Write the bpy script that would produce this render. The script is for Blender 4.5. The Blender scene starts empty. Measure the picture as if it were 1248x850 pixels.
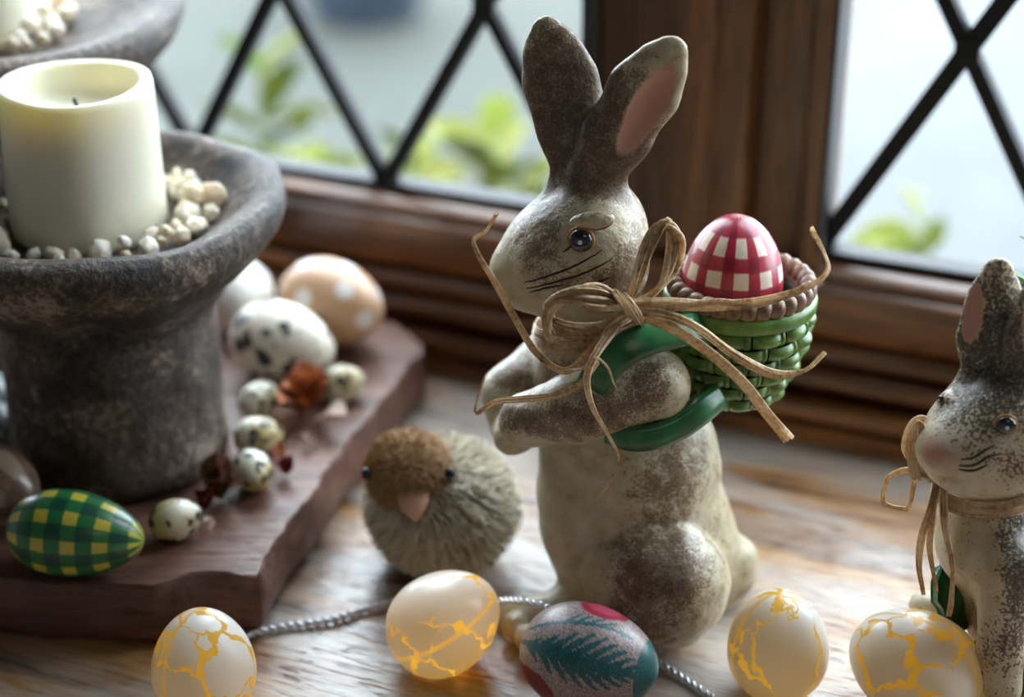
import bpy, bmesh, math, random
import numpy as np
from mathutils import Vector, Matrix, Euler
from mathutils.bvhtree import BVHTree

SC = bpy.context.scene
COL = SC.collection
YAW = math.radians(22)          # the camera looks 22 degrees to the left of the window's normal
random.seed(7); RNG = np.random.default_rng(7)

# ------------------------------------------------------------------ camera
cam = bpy.data.cameras.new('camera'); cam_o = bpy.data.objects.new('camera', cam); COL.objects.link(cam_o)
cam.sensor_width = 36; cam.lens = 36 * 2300 / 1248
cam.clip_start = .02; cam.clip_end = 60
cam_o.location = (0, 0, .6)
cam_o.rotation_euler = (math.radians(90 - 27), 0, YAW)
cam.dof.use_dof = True; cam.dof.focus_distance = .925; cam.dof.aperture_fstop = 2.9
SC.camera = cam_o

# ------------------------------------------------------------------ overcast sky, added fill light, exposure
world = bpy.data.worlds.new('overcast_sky'); SC.world = world; world.use_nodes = True
bg = world.node_tree.nodes['Background']
bg.inputs[0].default_value = (.80, .905, 1.0, 1); bg.inputs[1].default_value = 11.
def area(name, loc, rot, sx, sy, power, col, portal=False):
    l = bpy.data.lights.new(name, 'AREA'); l.shape = 'RECTANGLE'; l.size = sx; l.size_y = sy
    l.energy = power; l.color = col
    o = bpy.data.objects.new(name, l); COL.objects.link(o); o.location = loc; o.rotation_euler = rot
    if portal: l.cycles.is_portal = True
    return o
area('sky_portal_1', (-.84, 1.125, .56), (math.radians(-90), 0, 0), .92, .92, 1, (1, 1, 1), True)
area('sky_portal_2', (.235, 1.125, .56), (math.radians(-90), 0, 0), .94, .92, 1, (1, 1, 1), True)
area('added_fill_light', (.85, -.5, 1.48), (0, 0, 0), .8, .8, 1.35, (1, .94, .86))  # added out of view to brighten the fronts of things
SC.view_settings.view_transform = 'Standard'; SC.view_settings.look = 'None'
SC.view_settings.exposure = 0.5; SC.view_settings.gamma = 1.0; SC.view_settings.use_curve_mapping = False

# ------------------------------------------------------------------ helpers
def W(x, y, z=0.):              # picture-aligned ground axes (right, ahead, up) -> world
    return Vector((x*math.cos(YAW) - y*math.sin(YAW), x*math.sin(YAW) + y*math.cos(YAW), z))
def place(o, loc, rot=(0, 0, 0)):
    o.location = W(*loc)
    o.rotation_euler = (Matrix.Rotation(YAW, 3, 'Z') @ Euler(rot).to_matrix()).to_euler()
    return o
def tag(o, label=None, cat=None, group=None, kind=None):
    for k, v in (('label', label), ('category', cat), ('group', group), ('kind', kind)):
        if v: o[k] = v
    return o
def mesh_obj(name, verts, faces, mat=None, parent=None, smooth=True):
    me = bpy.data.meshes.new(name)
    me.from_pydata([tuple(v) for v in verts], [], [tuple(f) for f in faces]); me.update()
    return obj(name, me, mat, parent, smooth)
def obj(name, me, mat=None, parent=None, smooth=True):
    if mat: me.materials.clear(); me.materials.append(mat)
    if smooth: me.shade_smooth()
    o = bpy.data.objects.new(name, me); COL.objects.link(o)
    if parent: o.parent = parent
    return o
def empty(name, loc, rot=(0, 0, 0)):
    o = bpy.data.objects.new(name, None); COL.objects.link(o); o.empty_display_size = .02
    return place(o, loc, rot)
def bm_mesh(name, bm):
    me = bpy.data.meshes.new(name); bm.normal_update(); bm.to_mesh(me); bm.free(); return me
def box_bm(x0, x1, y0, y1, z0, z1, bev=0., seg=2):
    bm = bmesh.new(); bmesh.ops.create_cube(bm, size=1)
    for v in bm.verts:
        v.co = ((x0+x1)/2 + v.co.x*(x1-x0), (y0+y1)/2 + v.co.y*(y1-y0), (z0+z1)/2 + v.co.z*(z1-z0))
    if bev: bmesh.ops.bevel(bm, geom=bm.edges[:], offset=bev, segments=seg, profile=.5, affect='EDGES')
    return bm
def box(name, x0, x1, y0, y1, z0, z1, mat, parent=None, bev=0.):
    return obj(name, bm_mesh(name, box_bm(x0, x1, y0, y1, z0, z1, bev)), mat, parent, False)
def catmull(pts, n=10):
    P = [Vector(p) for p in pts]; P = [2*P[0]-P[1]] + P + [2*P[-1]-P[-2]]; out = []
    for i in range(1, len(P)-2):
        for k in range(n):
            t = k/n; a, b, c, d = P[i-1], P[i], P[i+1], P[i+2]
            out.append(.5*((2*b) + (c-a)*t + (2*a-5*b+4*c-d)*t*t + (3*b-a-3*c+d)*t**3))
    out.append(P[-2]); return out
def frames(path, up=Vector((0, -1, 0))):
    fr = []; n = None
    for i, p in enumerate(path):
        t = (path[min(i+1, len(path)-1)] - path[max(i-1, 0)]).normalized()
        if n is None:
            n = up - t*up.dot(t)
            if n.length < 1e-4: n = t.orthogonal()
        else: n = n - t*n.dot(t)
        n.normalize(); fr.append((p, t, n, t.cross(n)))
    return fr
def sweep(path, section, closed_section=True, scale=None, twist=None, up=Vector((0, -1, 0))):
    """section: (side, normal) pairs; gives verts, faces of a capped swept solid"""
    V, Fc = [], []; m = len(section); fr = frames(path, up)
    for i, (p, t, n, b) in enumerate(fr):
        s = scale(i/(len(fr)-1)) if scale else 1.
        a = twist(i/(len(fr)-1)) if twist else 0.
        ca, sa = math.cos(a), math.sin(a)
        for (u, w) in section:
            V.append(p + (b*(u*ca-w*sa) + n*(u*sa+w*ca))*s)
    for i in range(len(fr)-1):
        for k in range(m):
            Fc.append((i*m+k, i*m+(k+1) % m, (i+1)*m+(k+1) % m, (i+1)*m+k))
    Fc.append(tuple(range(m-1, -1, -1))); Fc.append(tuple(range((len(fr)-1)*m, len(fr)*m)))
    return V, Fc
def circ(r, n=8): return [(r*math.cos(2*math.pi*k/n), r*math.sin(2*math.pi*k/n)) for k in range(n)]
def tube(name, pts, r, mat, parent=None, n=8, sub=8, scale=None, up=Vector((0, -1, 0))):
    V, Fc = sweep(catmull(pts, sub), circ(r, n), scale=scale, up=up)
    return mesh_obj(name, V, Fc, mat, parent)
def lathe(profile, n=64, wob=None):
    """profile of (r, z) from bottom axis to top axis"""
    V, Fc = [], []; m = len(profile)
    for k in range(n):
        a = 2*math.pi*k/n
        for j, (r, z) in enumerate(profile):
            dr, dz = wob(a, r, z) if wob else (0, 0)
            V.append(((r+dr)*math.cos(a), (r+dr)*math.sin(a), z+dz))
    for k in range(n):
        for j in range(m-1):
            Fc.append((k*m+j, ((k+1) % n)*m+j, ((k+1) % n)*m+j+1, k*m+j+1))
    return V, Fc
def egg_vf(R, L, n=40, m=28, k=.13):
    """egg along z, centred, narrow end up"""
    prof = []
    for j in range(m+1):
        t = math.pi*j/m
        prof.append((max(R*math.sin(t)*(1+k*math.cos(t))*1.0, 1e-5), -L/2*math.cos(t)))
    return lathe(prof, n)
def egg(name, R, L, mat, loc, rot, label, cat='egg', group=None, k=.13, n=40, m=28):
    V, Fc = egg_vf(R, L, n, m, k)
    o = mesh_obj(name, V, Fc, mat); place(o, loc, rot); tag(o, label, cat, group); return o

# ---- signed distance fields and a surface-nets mesher (numpy)
class Field:
    def __init__(s, lo, hi, h):
        s.lo = np.array(lo, np.float32); s.h = h
        n = [int(math.ceil((hi[i]-lo[i])/h))+1 for i in range(3)]
        ax = [lo[i] + h*np.arange(n[i], dtype=np.float32) for i in range(3)]
        s.X, s.Y, s.Z = np.meshgrid(*ax, indexing='ij'); s.f = np.full(s.X.shape, 1., np.float32)
    def loc(s, c, rot=None):
        x, y, z = s.X-c[0], s.Y-c[1], s.Z-c[2]
        if rot is not None:
            m = np.array(Euler([math.radians(a) for a in rot]).to_matrix().transposed(), np.float32)
            x, y, z = (m[0, 0]*x+m[0, 1]*y+m[0, 2]*z, m[1, 0]*x+m[1, 1]*y+m[1, 2]*z, m[2, 0]*x+m[2, 1]*y+m[2, 2]*z)
        return x, y, z
    def ell(s, c, r, rot=None):
        x, y, z = s.loc(c, rot)
        k1 = np.sqrt((x/r[0])**2+(y/r[1])**2+(z/r[2])**2)+1e-6
        k2 = np.sqrt((x/r[0]**2)**2+(y/r[1]**2)**2+(z/r[2]**2)**2)+1e-6
        return k1*(k1-1)/k2
    def cap(s, a, ra, b, rb):
        a = np.array(a, np.float32); b = np.array(b, np.float32); d = b-a
        x, y, z = s.X-a[0], s.Y-a[1], s.Z-a[2]
        t = np.clip((x*d[0]+y*d[1]+z*d[2])/float(d@d), 0, 1)
        return np.sqrt((x-t*d[0])**2+(y-t*d[1])**2+(z-t*d[2])**2)-(ra+t*(rb-ra))
    @staticmethod
    def smin(a, b, k):
        h = np.maximum(k-np.abs(a-b), 0)/k
        return np.minimum(a, b)-h*h*k*.25
    def add(s, d, k=.006): s.f = s.smin(s.f, d, k)
    def cut(s, d, k=.004): s.f = -s.smin(-s.f, d, k)
    def mesh(s):
        f = s.f; sh = f.shape; neg = f < 0
        cs = tuple(n-1 for n in sh)
        acc = np.zeros(cs+(3,), np.float32); cnt = np.zeros(cs, np.float32)
        def sl(o): return tuple(slice(o[i], o[i]+cs[i]) for i in range(3))
        for ax in range(3):
            for u in (0, 1):
                for v in (0, 1):
                    o0 = [0, 0, 0]; oth = [i for i in range(3) if i != ax]; o0[oth[0]] = u; o0[oth[1]] = v
                    o1 = list(o0); o1[ax] = 1
                    A, B = f[sl(o0)], f[sl(o1)]; m = (A < 0) != (B < 0)
                    t = np.where(m, A/np.where(m, A-B, 1), 0)
                    for i in range(3):
                        acc[..., i] += m*(t if i == ax else o0[i])
                    cnt += m
        act = cnt > 0; idx = np.full(cs, -1, np.int64); idx[act] = np.arange(act.sum())
        g = np.argwhere(act).astype(np.float32)
        V = s.lo + s.h*(g + acc[act]/cnt[act][:, None])
        Q = []
        for ax in range(3):
            b, c = [(1, 2), (2, 0), (0, 1)][ax]
            lo = [0, 0, 0]; hi = list(sh); lo[b] = lo[c] = 1; hi[b] -= 1; hi[c] -= 1; hi[ax] -= 1
            S0 = tuple(slice(lo[i], hi[i]) for i in range(3))
            S1 = tuple(slice(lo[i]+(i == ax), hi[i]+(i == ax)) for i in range(3))
            A, B = neg[S0], neg[S1]
            p = np.argwhere(A != B); flip = A[A != B]
            p = p + np.array(lo)
            eb = np.zeros(3, int); eb[b] = 1; ec = np.zeros(3, int); ec[c] = 1
            def I(q): return idx[q[:, 0], q[:, 1], q[:, 2]]
            q = np.stack([I(p-eb-ec), I(p-ec), I(p), I(p-eb)], 1)
            q[~flip] = q[~flip][:, ::-1]; Q.append(q)
        return V, np.concatenate(Q)
def np_mesh(name, V, Q):
    me = bpy.data.meshes.new(name)
    me.vertices.add(len(V)); me.vertices.foreach_set('co', np.asarray(V, np.float32).ravel())
    me.loops.add(Q.size); me.loops.foreach_set('vertex_index', Q.ravel().astype(np.int32))
    me.polygons.add(len(Q)); me.polygons.foreach_set('loop_start', np.arange(0, Q.size, Q.shape[1], dtype=np.int32))
    me.update(calc_edges=True); me.validate(); return me
def attr(me, name, vals):
    a = me.attributes.new(name, 'FLOAT', 'POINT'); a.data.foreach_set('value', np.asarray(vals, np.float32))
def cattr(me, name, cols):
    a = me.attributes.new(name, 'FLOAT_COLOR', 'POINT')
    c = np.ones((len(cols), 4), np.float32); c[:, :3] = cols; a.data.foreach_set('color', c.ravel())
def bvh_of(me):
    return BVHTree.FromPolygons([v.co.copy() for v in me.vertices], [tuple(p.vertices) for p in me.polygons])
def snap(bvh, p, off=0.):
    q, n, i, d = bvh.find_nearest(Vector(p)); return q + n*off, n

# ------------------------------------------------------------------ materials
class G:
    def __init__(s, name):
        s.m = bpy.data.materials.new(name); s.m.use_nodes = True; s.t = s.m.node_tree
        s.t.nodes.clear(); s.out = s.t.nodes.new('ShaderNodeOutputMaterial')
    def n(s, typ, ins=None, **pr):
        nd = s.t.nodes.new('ShaderNode'+typ)
        for k, v in pr.items(): setattr(nd, k, v)
        for k, v in (ins or {}).items():
            if isinstance(v, bpy.types.NodeSocket): s.t.links.new(v, nd.inputs[k])
            else: nd.inputs[k].default_value = v
        return nd
    def math(s, op, a, b=None, c=None, clamp=False):
        nd = s.t.nodes.new('ShaderNodeMath'); nd.operation = op; nd.use_clamp = clamp
        for i, v in enumerate((a, b, c)):
            if v is None: continue
            if isinstance(v, bpy.types.NodeSocket): s.t.links.new(v, nd.inputs[i])
            else: nd.inputs[i].default_value = v
        return nd.outputs[0]
    def coord(s, kind='Object', scale=(1, 1, 1), rot=(0, 0, 0)):
        c = s.n('TexCoord').outputs[kind]
        return s.n('Mapping', {'Vector': c, 'Scale': scale, 'Rotation': rot}).outputs[0]
    def noise(s, vec, scale, detail=4., rough=.55, dist=0.):
        return s.n('TexNoise', {'Vector': vec, 'Scale': scale, 'Detail': detail, 'Roughness': rough, 'Distortion': dist}).outputs[0]
    def ramp(s, fac, stops, interp='LINEAR'):
        nd = s.n('ValToRGB', {'Fac': fac}); r = nd.color_ramp; r.interpolation = interp
        while len(r.elements) < len(stops): r.elements.new(.5)
        for e, (p, c) in zip(r.elements, stops):
            e.position = p; e.color = (c, c, c, 1) if isinstance(c, (int, float)) else tuple(c)+(1,)
        return nd.outputs[0]
    def mix(s, fac, a, b, blend='MIX'):
        nd = s.n('Mix', data_type='RGBA', blend_type=blend)
        for k, v in ((0, fac), (6, a), (7, b)):
            if isinstance(v, bpy.types.NodeSocket): s.t.links.new(v, nd.inputs[k])
            else: nd.inputs[k].default_value = v if k == 0 else tuple(v)+(1,)
        return nd.outputs[2]
    def bump(s, h, strength=.3, dist=.001, normal=None):
        ins = {'Height': h, 'Strength': strength, 'Distance': dist}
        if normal: ins['Normal'] = normal
        return s.n('Bump', ins).outputs[0]
    def attr(s, name, out='Fac'):
        return s.n('Attribute', attribute_name=name).outputs[out]
    def pbr(s, col, rough=.5, normal=None, **kw):
        nm = {'coat': 'Coat Weight', 'coat_r': 'Coat Roughness', 'spec': 'Specular IOR Level', 'sss': 'Subsurface Weight',
              'sss_r': 'Subsurface Radius', 'sss_s': 'Subsurface Scale', 'metal': 'Metallic', 'ecol': 'Emission Color', 'estr': 'Emission Strength', 'sheen': 'Sheen Weight'}
        ins = {'Base Color': col if isinstance(col, bpy.types.NodeSocket) else tuple(col)+(1,), 'Roughness': rough}
        if normal: ins['Normal'] = normal
        for k, v in kw.items(): ins[nm[k]] = v
        b = s.n('BsdfPrincipled', ins); s.t.links.new(b.outputs[0], s.out.inputs[0]); return b
def simple(name, col, rough=.5, **kw):
    g = G(name); g.pbr(col, rough, **kw); return g.m
def wood(name, dark, mid, light, axis='X', scale=1., rough=(.25, .5), bump=.25, coat=0., contrast=1., wear_glare=None, spec=.5):
    g = G(name)
    sc = {'X': (2.2, 26, 26), 'Y': (26, 2.2, 26), 'Z': (26, 26, 2.2)}[axis]
    v = g.coord('Object', tuple(k*scale for k in sc))
    big = g.noise(v, 1.0, 5, .6, .6); fine = g.noise(v, 6.5, 4, .65, .2)
    f = g.math('ADD', g.math('MULTIPLY', big, .68), g.math('MULTIPLY', fine, .32))
    c = g.ramp(f, [(.5-.16*contrast, dark), (.5, mid), (.5+.14*contrast, light)])
    pores = g.ramp(g.noise(v, 13, 2, .6), [(.30, 0), (.42, 1)])
    c = g.mix(pores, g.mix(.7, c, dark), c)
    if wear_glare: 
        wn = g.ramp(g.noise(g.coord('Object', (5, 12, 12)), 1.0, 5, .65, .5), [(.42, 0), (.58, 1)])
        c = g.mix(g.math('MULTIPLY', wn, wear_glare[1]), c, wear_glare[0])
    r = g.ramp(big, [(.3, rough[0]), (.7, rough[1])])
    kw = {'coat': coat, 'coat_r': .2} if coat else {}
    g.pbr(c, r, g.bump(g.math('MULTIPLY', f, pores), bump, .002), spec=spec, **kw); return g.m

M = {}
M['sill'] = wood('worn_oak', (.045, .018, .007), (.27, .125, .042), (.50, .28, .11), 'X', 1.5, (.24, .42), .6, contrast=.95, wear_glare=((.44, .41, .38), .75), spec=.85)  # grey wear, lightened to put some window glare into the wood colour
M['frame'] = wood('varnished_dark_oak', (.022, .008, .004), (.11, .040, .012), (.30, .115, .032), 'X', 1.0, (.24, .42), .25, coat=.15)
M['frame_v'] = wood('varnished_dark_oak_upright', (.022, .008, .004), (.10, .037, .012), (.25, .10, .03), 'Z', 1.0, (.26, .44), .25, coat=.12)
M['slab'] = wood('reddish_slab_wood', (.045, .020, .014), (.15, .068, .046), (.26, .135, .098), 'X', 1.5, (.36, .55), .5)
M['lead'] = simple('dark_lead_came', (.006, .007, .009), .6, spec=.3)
M['dark_frame'] = simple('dark_iron_casement', (.015, .014, .014), .45)
g = G('thin_window_glass')
fr = g.n('Fresnel', {'IOR': 1.45}).outputs[0]
mx = g.n('MixShader', {0: fr, 1: g.n('BsdfTransparent', {'Color': (.97, .985, .98, 1)}).outputs[0], 2: g.n('BsdfGlossy', {'Roughness': .02}).outputs[0]})
g.t.links.new(mx.outputs[0], g.out.inputs[0]); M['glass'] = g.m
M['plaster'] = simple('white_plaster', (.28, .26, .235), .8)
g = G('pale_paving'); v = g.coord('Object'); nz = g.noise(v, 1.1, 5, .6, .4)
g.pbr(g.ramp(nz, [(.3, (.021, .0235, .0245)), (.55, (.031, .034, .0355)), (.75, (.046, .048, .049))]), .8); M['paving'] = g.m
g = G('mossy_grass'); v = g.coord('Object'); nz = g.noise(v, 2.3, 5, .6, .4)
g.pbr(g.ramp(nz, [(.3, (.008, .011, .007)), (.5, (.013, .016, .011)), (.72, (.021, .024, .019))]), .9); M['grass'] = g.m
# stone of the urns
g = G('mottled_dark_stone'); v = g.coord('Object')
n1 = g.noise(v, 28, 6, .65, .3); n2 = g.noise(v, 210, 5, .75); n3 = g.noise(v, 9, 3, .5)
c = g.ramp(g.math('ADD', g.math('MULTIPLY', n1, .52), g.math('MULTIPLY', n2, .48)), [(.41, (.008, .007, .008)), (.475, (.044, .030, .021)), (.54, (.12, .082, .058)), (.61, (.36, .285, .23))])
c = g.mix(g.ramp(n3, [(.45, 0), (.65, .5)]), c, (.07, .034, .016))
g.pbr(c, .55, g.bump(g.math('ADD', n1, g.math('MULTIPLY', n2, .9)), .75, .005)); M['stone'] = g.m
g = G('ivory_wax'); g.pbr((.82, .79, .63), .42, sss=.35, sss_r=(.014, .011, .006), sss_s=1.0); M['wax'] = g.m
M['wick'] = simple('burnt_wick', (.01, .01, .01), .8)
g = G('cream_quartz'); oi = g.n('ObjectInfo').outputs['Random']
c = g.ramp(oi, [(0, (.86, .79, .66)), (.45, (.92, .88, .80)), (.8, (.84, .68, .45)), (1, (.93, .93, .90))])
nz = g.noise(g.coord('Object'), 160, 3)
g.pbr(g.mix(g.ramp(nz, [(.4, 0), (.7, .4)]), c, (.7, .52, .3)), .25, g.bump(nz, .4, .001), sss=.35, sss_r=(.006, .005, .003), sss_s=1.); M['quartz'] = g.m

# ================================================================== THE SETTING
FOOT = 1.036                                     # world Y where the window's timber meets the sill
XW1, XW2 = -1.3, .70                             # outer ends of the two casements
GX1, GX2 = -.387, -.225                          # glass edges at the mullion
GZ0, GZ1, GY = .112, 1.02, 1.09
def structure(o): o['kind'] = 'structure'; return o

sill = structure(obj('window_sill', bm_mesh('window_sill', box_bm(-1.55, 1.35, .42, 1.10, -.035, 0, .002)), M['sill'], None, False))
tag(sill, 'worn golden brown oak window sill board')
fl = structure(box('floor', -1.6, 1.4, -1.4, 1.3, -.95, -.9, M['frame']))
cl = structure(box('ceiling', -1.6, 1.4, -1.4, 1.3, 1.5, 1.55, M['plaster']))
structure(box('wall_left', -1.66, -1.6, -1.4, 1.3, -.9, 1.5, M['plaster']))
structure(box('wall_right', 1.4, 1.46, -1.4, 1.3, -.9, 1.5, M['plaster']))
structure(box('wall_front', -1.6, 1.4, -1.46, -1.4, -.9, 1.5, M['plaster']))
wb = obj('wall_back', bm_mesh('wall_back', box_bm(-1.6, 1.4, 1.06, 1.14, -.9, -.036)), M['plaster'], None, False); structure(wb)
for a in ((-1.6, 1.4, 1.06, 1.14, GZ1+.05, 1.5), (-1.6, XW1-.05, 1.06, 1.14, -.036, GZ1+.05), (XW2+.05, 1.4, 1.06, 1.14, -.036, GZ1+.05)):
    box('wall_section', *a, M['plaster'], wb)

# ---- moulded bottom rail that runs under both casements
rail = bpy.data.objects.new('trim_1', None); COL.objects.link(rail); structure(rail)
tag(rail, 'dark varnished moulded oak rail with three rounded beads under the windows')
X0, X1 = XW1-.05, XW2+.05
def strip(name, prof, x0, x1, mat, parent):
    """constant (Y, z) profile run along X"""
    m = len(prof); V = [(x0, y, z) for y, z in prof] + [(x1, y, z) for y, z in prof]
    Fc = [(k, (k+1) % m, m+(k+1) % m, m+k) for k in range(m)] + [tuple(range(m-1, -1, -1)), tuple(range(m, 2*m))]
    o = mesh_obj(name, V, Fc, mat, parent, True)
    me = o.data
    bm = bmesh.new(); bm.from_mesh(me); bmesh.ops.recalc_face_normals(bm, faces=bm.faces[:])
    for e in bm.edges: e.smooth = e.calc_face_angle(0) < .7
    bm.to_mesh(me); bm.free(); return o
def bead(yc, zc, r, ryk=1., back=1.075, n=12):
    p = [(yc - r*ryk*math.cos(-math.pi/2+math.pi*k/n), zc + r*math.sin(-math.pi/2+math.pi*k/n)) for k in range(n+1)]
    return p + [(back, zc+r), (back, zc-r)]
strip('plinth', [(FOOT+.004, 0), (FOOT+.004, .011), (1.08, .011), (1.08, 0)], X0, X1, M['frame'], rail)
strip('bead', bead(1.047, .0215, .0085, 1.3), X0, X1, M['frame'], rail)
strip('bead', bead(1.052, .0415, .0075, 1.2), X0, X1, M['frame'], rail)
strip('bead', bead(1.056, .0570, .0058, 1.1), X0, X1, M['frame'], rail)
strip('fillet', [(1.066, .010), (1.066, .0655), (1.08, .0655), (1.08, .010)], X0, X1, M['frame'], rail)
strip('face_board', [(1.060, .066), (1.058, .070), (1.062, .096), (1.066, .099), (1.10, .099), (1.10, .066)], X0, X1, M['frame'], rail)

# ---- lattice casements
def clip(poly, nx, nz, d):
    out = []
    for i in range(len(poly)):
        a, b = poly[i], poly[(i+1) % len(poly)]
        da, db = a[0]*nx+a[1]*nz-d, b[0]*nx+b[1]*nz-d
        if da <= 0: out.append(a)
        if da*db < 0:
            t = da/(da-db); out.append((a[0]+t*(b[0]-a[0]), a[1]+t*(b[1]-a[1])))
    return out
def casement(idx, x0, x1, node, label):
    root = bpy.data.objects.new('window_%d' % idx, None); COL.objects.link(root); root.location = ((x0+x1)/2, GY, GZ0)
    structure(root); tag(root, label)
    inv = Matrix.Translation(-root.location)
    def P(o): o.parent = root; o.matrix_parent_inverse = inv; return o
    # iron and timber frame
    P(strip('bottom_rail', [(1.068, .0995), (1.068, .105), (1.074, .109), (1.083, .109), (1.083, .1125), (1.10, .1125), (1.10, .0995)], x0-.02, x1+.02, M['frame'], None))
    P(box('bottom_glazing_bar', x0-.006, x1+.006, 1.081, 1.10, .1105, .1150, M['lead'], None, .001))
    P(box('top_rail', x0-.05, x1+.05, 1.06, 1.10, GZ1, GZ1+.05, M['frame'], None, .003))
    P(box('stile', x0-.012, x0, 1.072, 1.10, .1165, GZ1, M['dark_frame'], None, .0015))
    P(box('stile', x1, x1+.012, 1.072, 1.10, .1165, GZ1, M['dark_frame'], None, .0015))
    # lead cames along the two diagonals
    dx, dz = .0755, .1345; w = .0118; L = math.hypot(dx, dz)
    rect = [(x0, GZ0), (x1, GZ0), (x1, GZ1), (x0, GZ1)]
    ks = range(-16, 17)
    for sgn in (1, -1):
        # line through node + k*(2dx, 0), direction (sgn*dx, dz); normal:
        nx, nz = dz/L, -sgn*dx/L
        for k in ks:
            d = (node[0]+k*2*dx)*nx + node[1]*nz
            pl = clip(clip(rect, nx, nz, d+w/2), -nx, -nz, -(d-w/2))
            if len(pl) < 3: continue
            pm = clip(clip(rect, nx, nz, d+w*.36), -nx, -nz, -(d-w*.36))
            V = []; Fc = []
            for (q, yy) in ((pl, 1.0895), (pm if len(pm) == len(pl) else pl, 1.0855)):
                V += [(x, yy, z) for x, z in q]
            V += [(x, 1.0945, z) for x, z in pl]
            m = len(pl)
            for b in ((0, 1), (2, 0)):
                Fc += [(b[0]*m+i, b[0]*m+(i+1) % m, b[1]*m+(i+1) % m, b[1]*m+i) for i in range(m)]
            Fc += [tuple(range(m, 2*m)), tuple(range(3*m-1, 2*m-1, -1))]
            P(mesh_obj('lead_came', V, Fc, M['lead'], None, False))
    # panes between the cames
    for i in ks:
        for j in ks:
            # cell between lines i,i+1 of the first family and j,j+1 of the second
            pl = rect
            n1 = (dz/L, -dx/L); n2 = (dz/L, dx/L); e = w*.35
            for (nn, k) in ((n1, i), (n2, j)):
                d0 = (node[0]+k*2*dx)*nn[0]+node[1]*nn[1]; d1 = (node[0]+(k+1)*2*dx)*nn[0]+node[1]*nn[1]
                pl = clip(clip(pl, nn[0], nn[1], d1-e), -nn[0], -nn[1], -(d0+e)) if len(pl) > 2 else []
            if len(pl) < 3: continue
            ar = abs(sum(pl[q][0]*pl[(q+1) % len(pl)][1]-pl[(q+1) % len(pl)][0]*pl[q][1] for q in range(len(pl))))/2
            if ar < 2e-5: continue
            P(mesh_obj('glass_pane', [(x, 1.0915, z) for x, z in pl], [tuple(range(len(pl)))], M['glass'], None, False))
    # solder plates where cames cross
    for i in range(-8, 9):
        for r in range(0, 8):
            x = node[0]+(2*i+(r % 2))*dx; z = node[1]+r*dz
            for zz in ((z,) if r == 0 else (z, node[1]-r*dz)):
                if x0+.01 < x < x1-.01 and GZ0 < zz < .45:
                    P(obj('solder_joint', bm_mesh('solder_joint', box_bm(x-.0075, x+.0075, 1.0842, 1.0865, zz-.0085, zz+.0085, .001)), M['lead'], None, False))
    return root
casement(1, XW1, GX1, (-.5343, .1119), 'leaded diamond-lattice window overlooking the green garden plants')
casement(2, GX2, XW2, (-.1514, .2536), 'leaded diamond-lattice window overlooking pale bright paving')

# ---- the oak mullion between them: upright strips
mul = bpy.data.objects.new('trim_2', None); COL.objects.link(mul); structure(mul)
tag(mul, 'broad dark oak mullion with moulded upright strips between the two windows')
def upright(name, x0, x1, y, mat='frame_v', bev=.002):
    return box(name, x0, x1, y, 1.115, .0995, GZ1+.05, M[mat], mul, bev)
upright('upright_strip', GX1+.0005, -.354, 1.079)
upright('upright_strip', -.355, -.336, 1.072, bev=.005)
upright('upright_strip', -.337, -.296, 1.066)
upright('upright_strip', -.297, -.272, 1.061, bev=.009)
upright('upright_strip', -.273, -.241, 1.084)
upright('upright_strip', -.242, GX2-.0005, 1.071, bev=.005)
box('ledge', GX1-.004, GX2+.004, 1.056, 1.085, .099, .1035, M['frame'], mul, .0015)

# ---- the garden outside
gd = structure(box('ground', -14, 8, 1.2, 20, -.62, -.55, M['paving'])); tag(gd, 'pale wet paving outside the window')
lawn_pts = [(-9, 1.5), (-.75, 1.5), (-.95, 3.4), (-1.6, 5.2), (-3.4, 8), (-4.5, 12), (-12, 12), (-12, 4)]
lw = mesh_obj('lawn', [(x, y, -.549) for x, y in lawn_pts]+[(x, y, -.53) for x, y in lawn_pts],
              [tuple(range(8, 16))]+[(i, (i+1) % 8, 8+(i+1) % 8, 8+i) for i in range(8)], M['grass'], None, False)
structure(lw); tag(lw, 'grey green mossy lawn in the garden')
g = G('young_leaf'); oi = g.n('ObjectInfo').outputs['Random']
c = g.ramp(oi, [(0, (.08, .12, .025)), (.5, (.19, .22, .045)), (1, (.33, .34, .13))])
d1 = g.n('BsdfDiffuse', {'Color': c}); t1 = g.n('BsdfTranslucent', {'Color': c})
mx = g.n('MixShader', {0: .4, 1: d1.outputs[0], 2: t1.outputs[0]}); g.t.links.new(mx.outputs[0], g.out.inputs[0]); M['leaf'] = g.m
M['stalk'] = simple('green_stalk', (.15, .2, .06), .6)
def leaf_mesh(name, L, w, curl=.25, n=6, th=.0004):
    V, Fc = [], []
    for i in range(n+1):
        t = i/n; ww = w*math.sin(math.pi*min(1, t*.94+.04))**.8; z = curl*L*math.sin(t*1.8)*.5
        for s, zz in ((-1, .22*ww), (0, 0), (1, .22*ww)): V.append((s*ww/2, t*L, z+zz))
    m = 3; k = len(V); V += [(x, y, z-th) for x, y, z in V]
    for i in range(n):
        for j in range(2):
            a = i*m+j; Fc.append((a, a+1, a+m+1, a+m)); Fc.append((k+a+m, k+a+m+1, k+a+1, k+a))
    me = bpy.data.meshes.new(name); me.from_pydata(V, [], Fc); me.update(); return me
LEAF = leaf_mesh('leaf', .062, .034); LEAF.materials.append(M['leaf'])
rr = random.Random(3)
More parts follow.
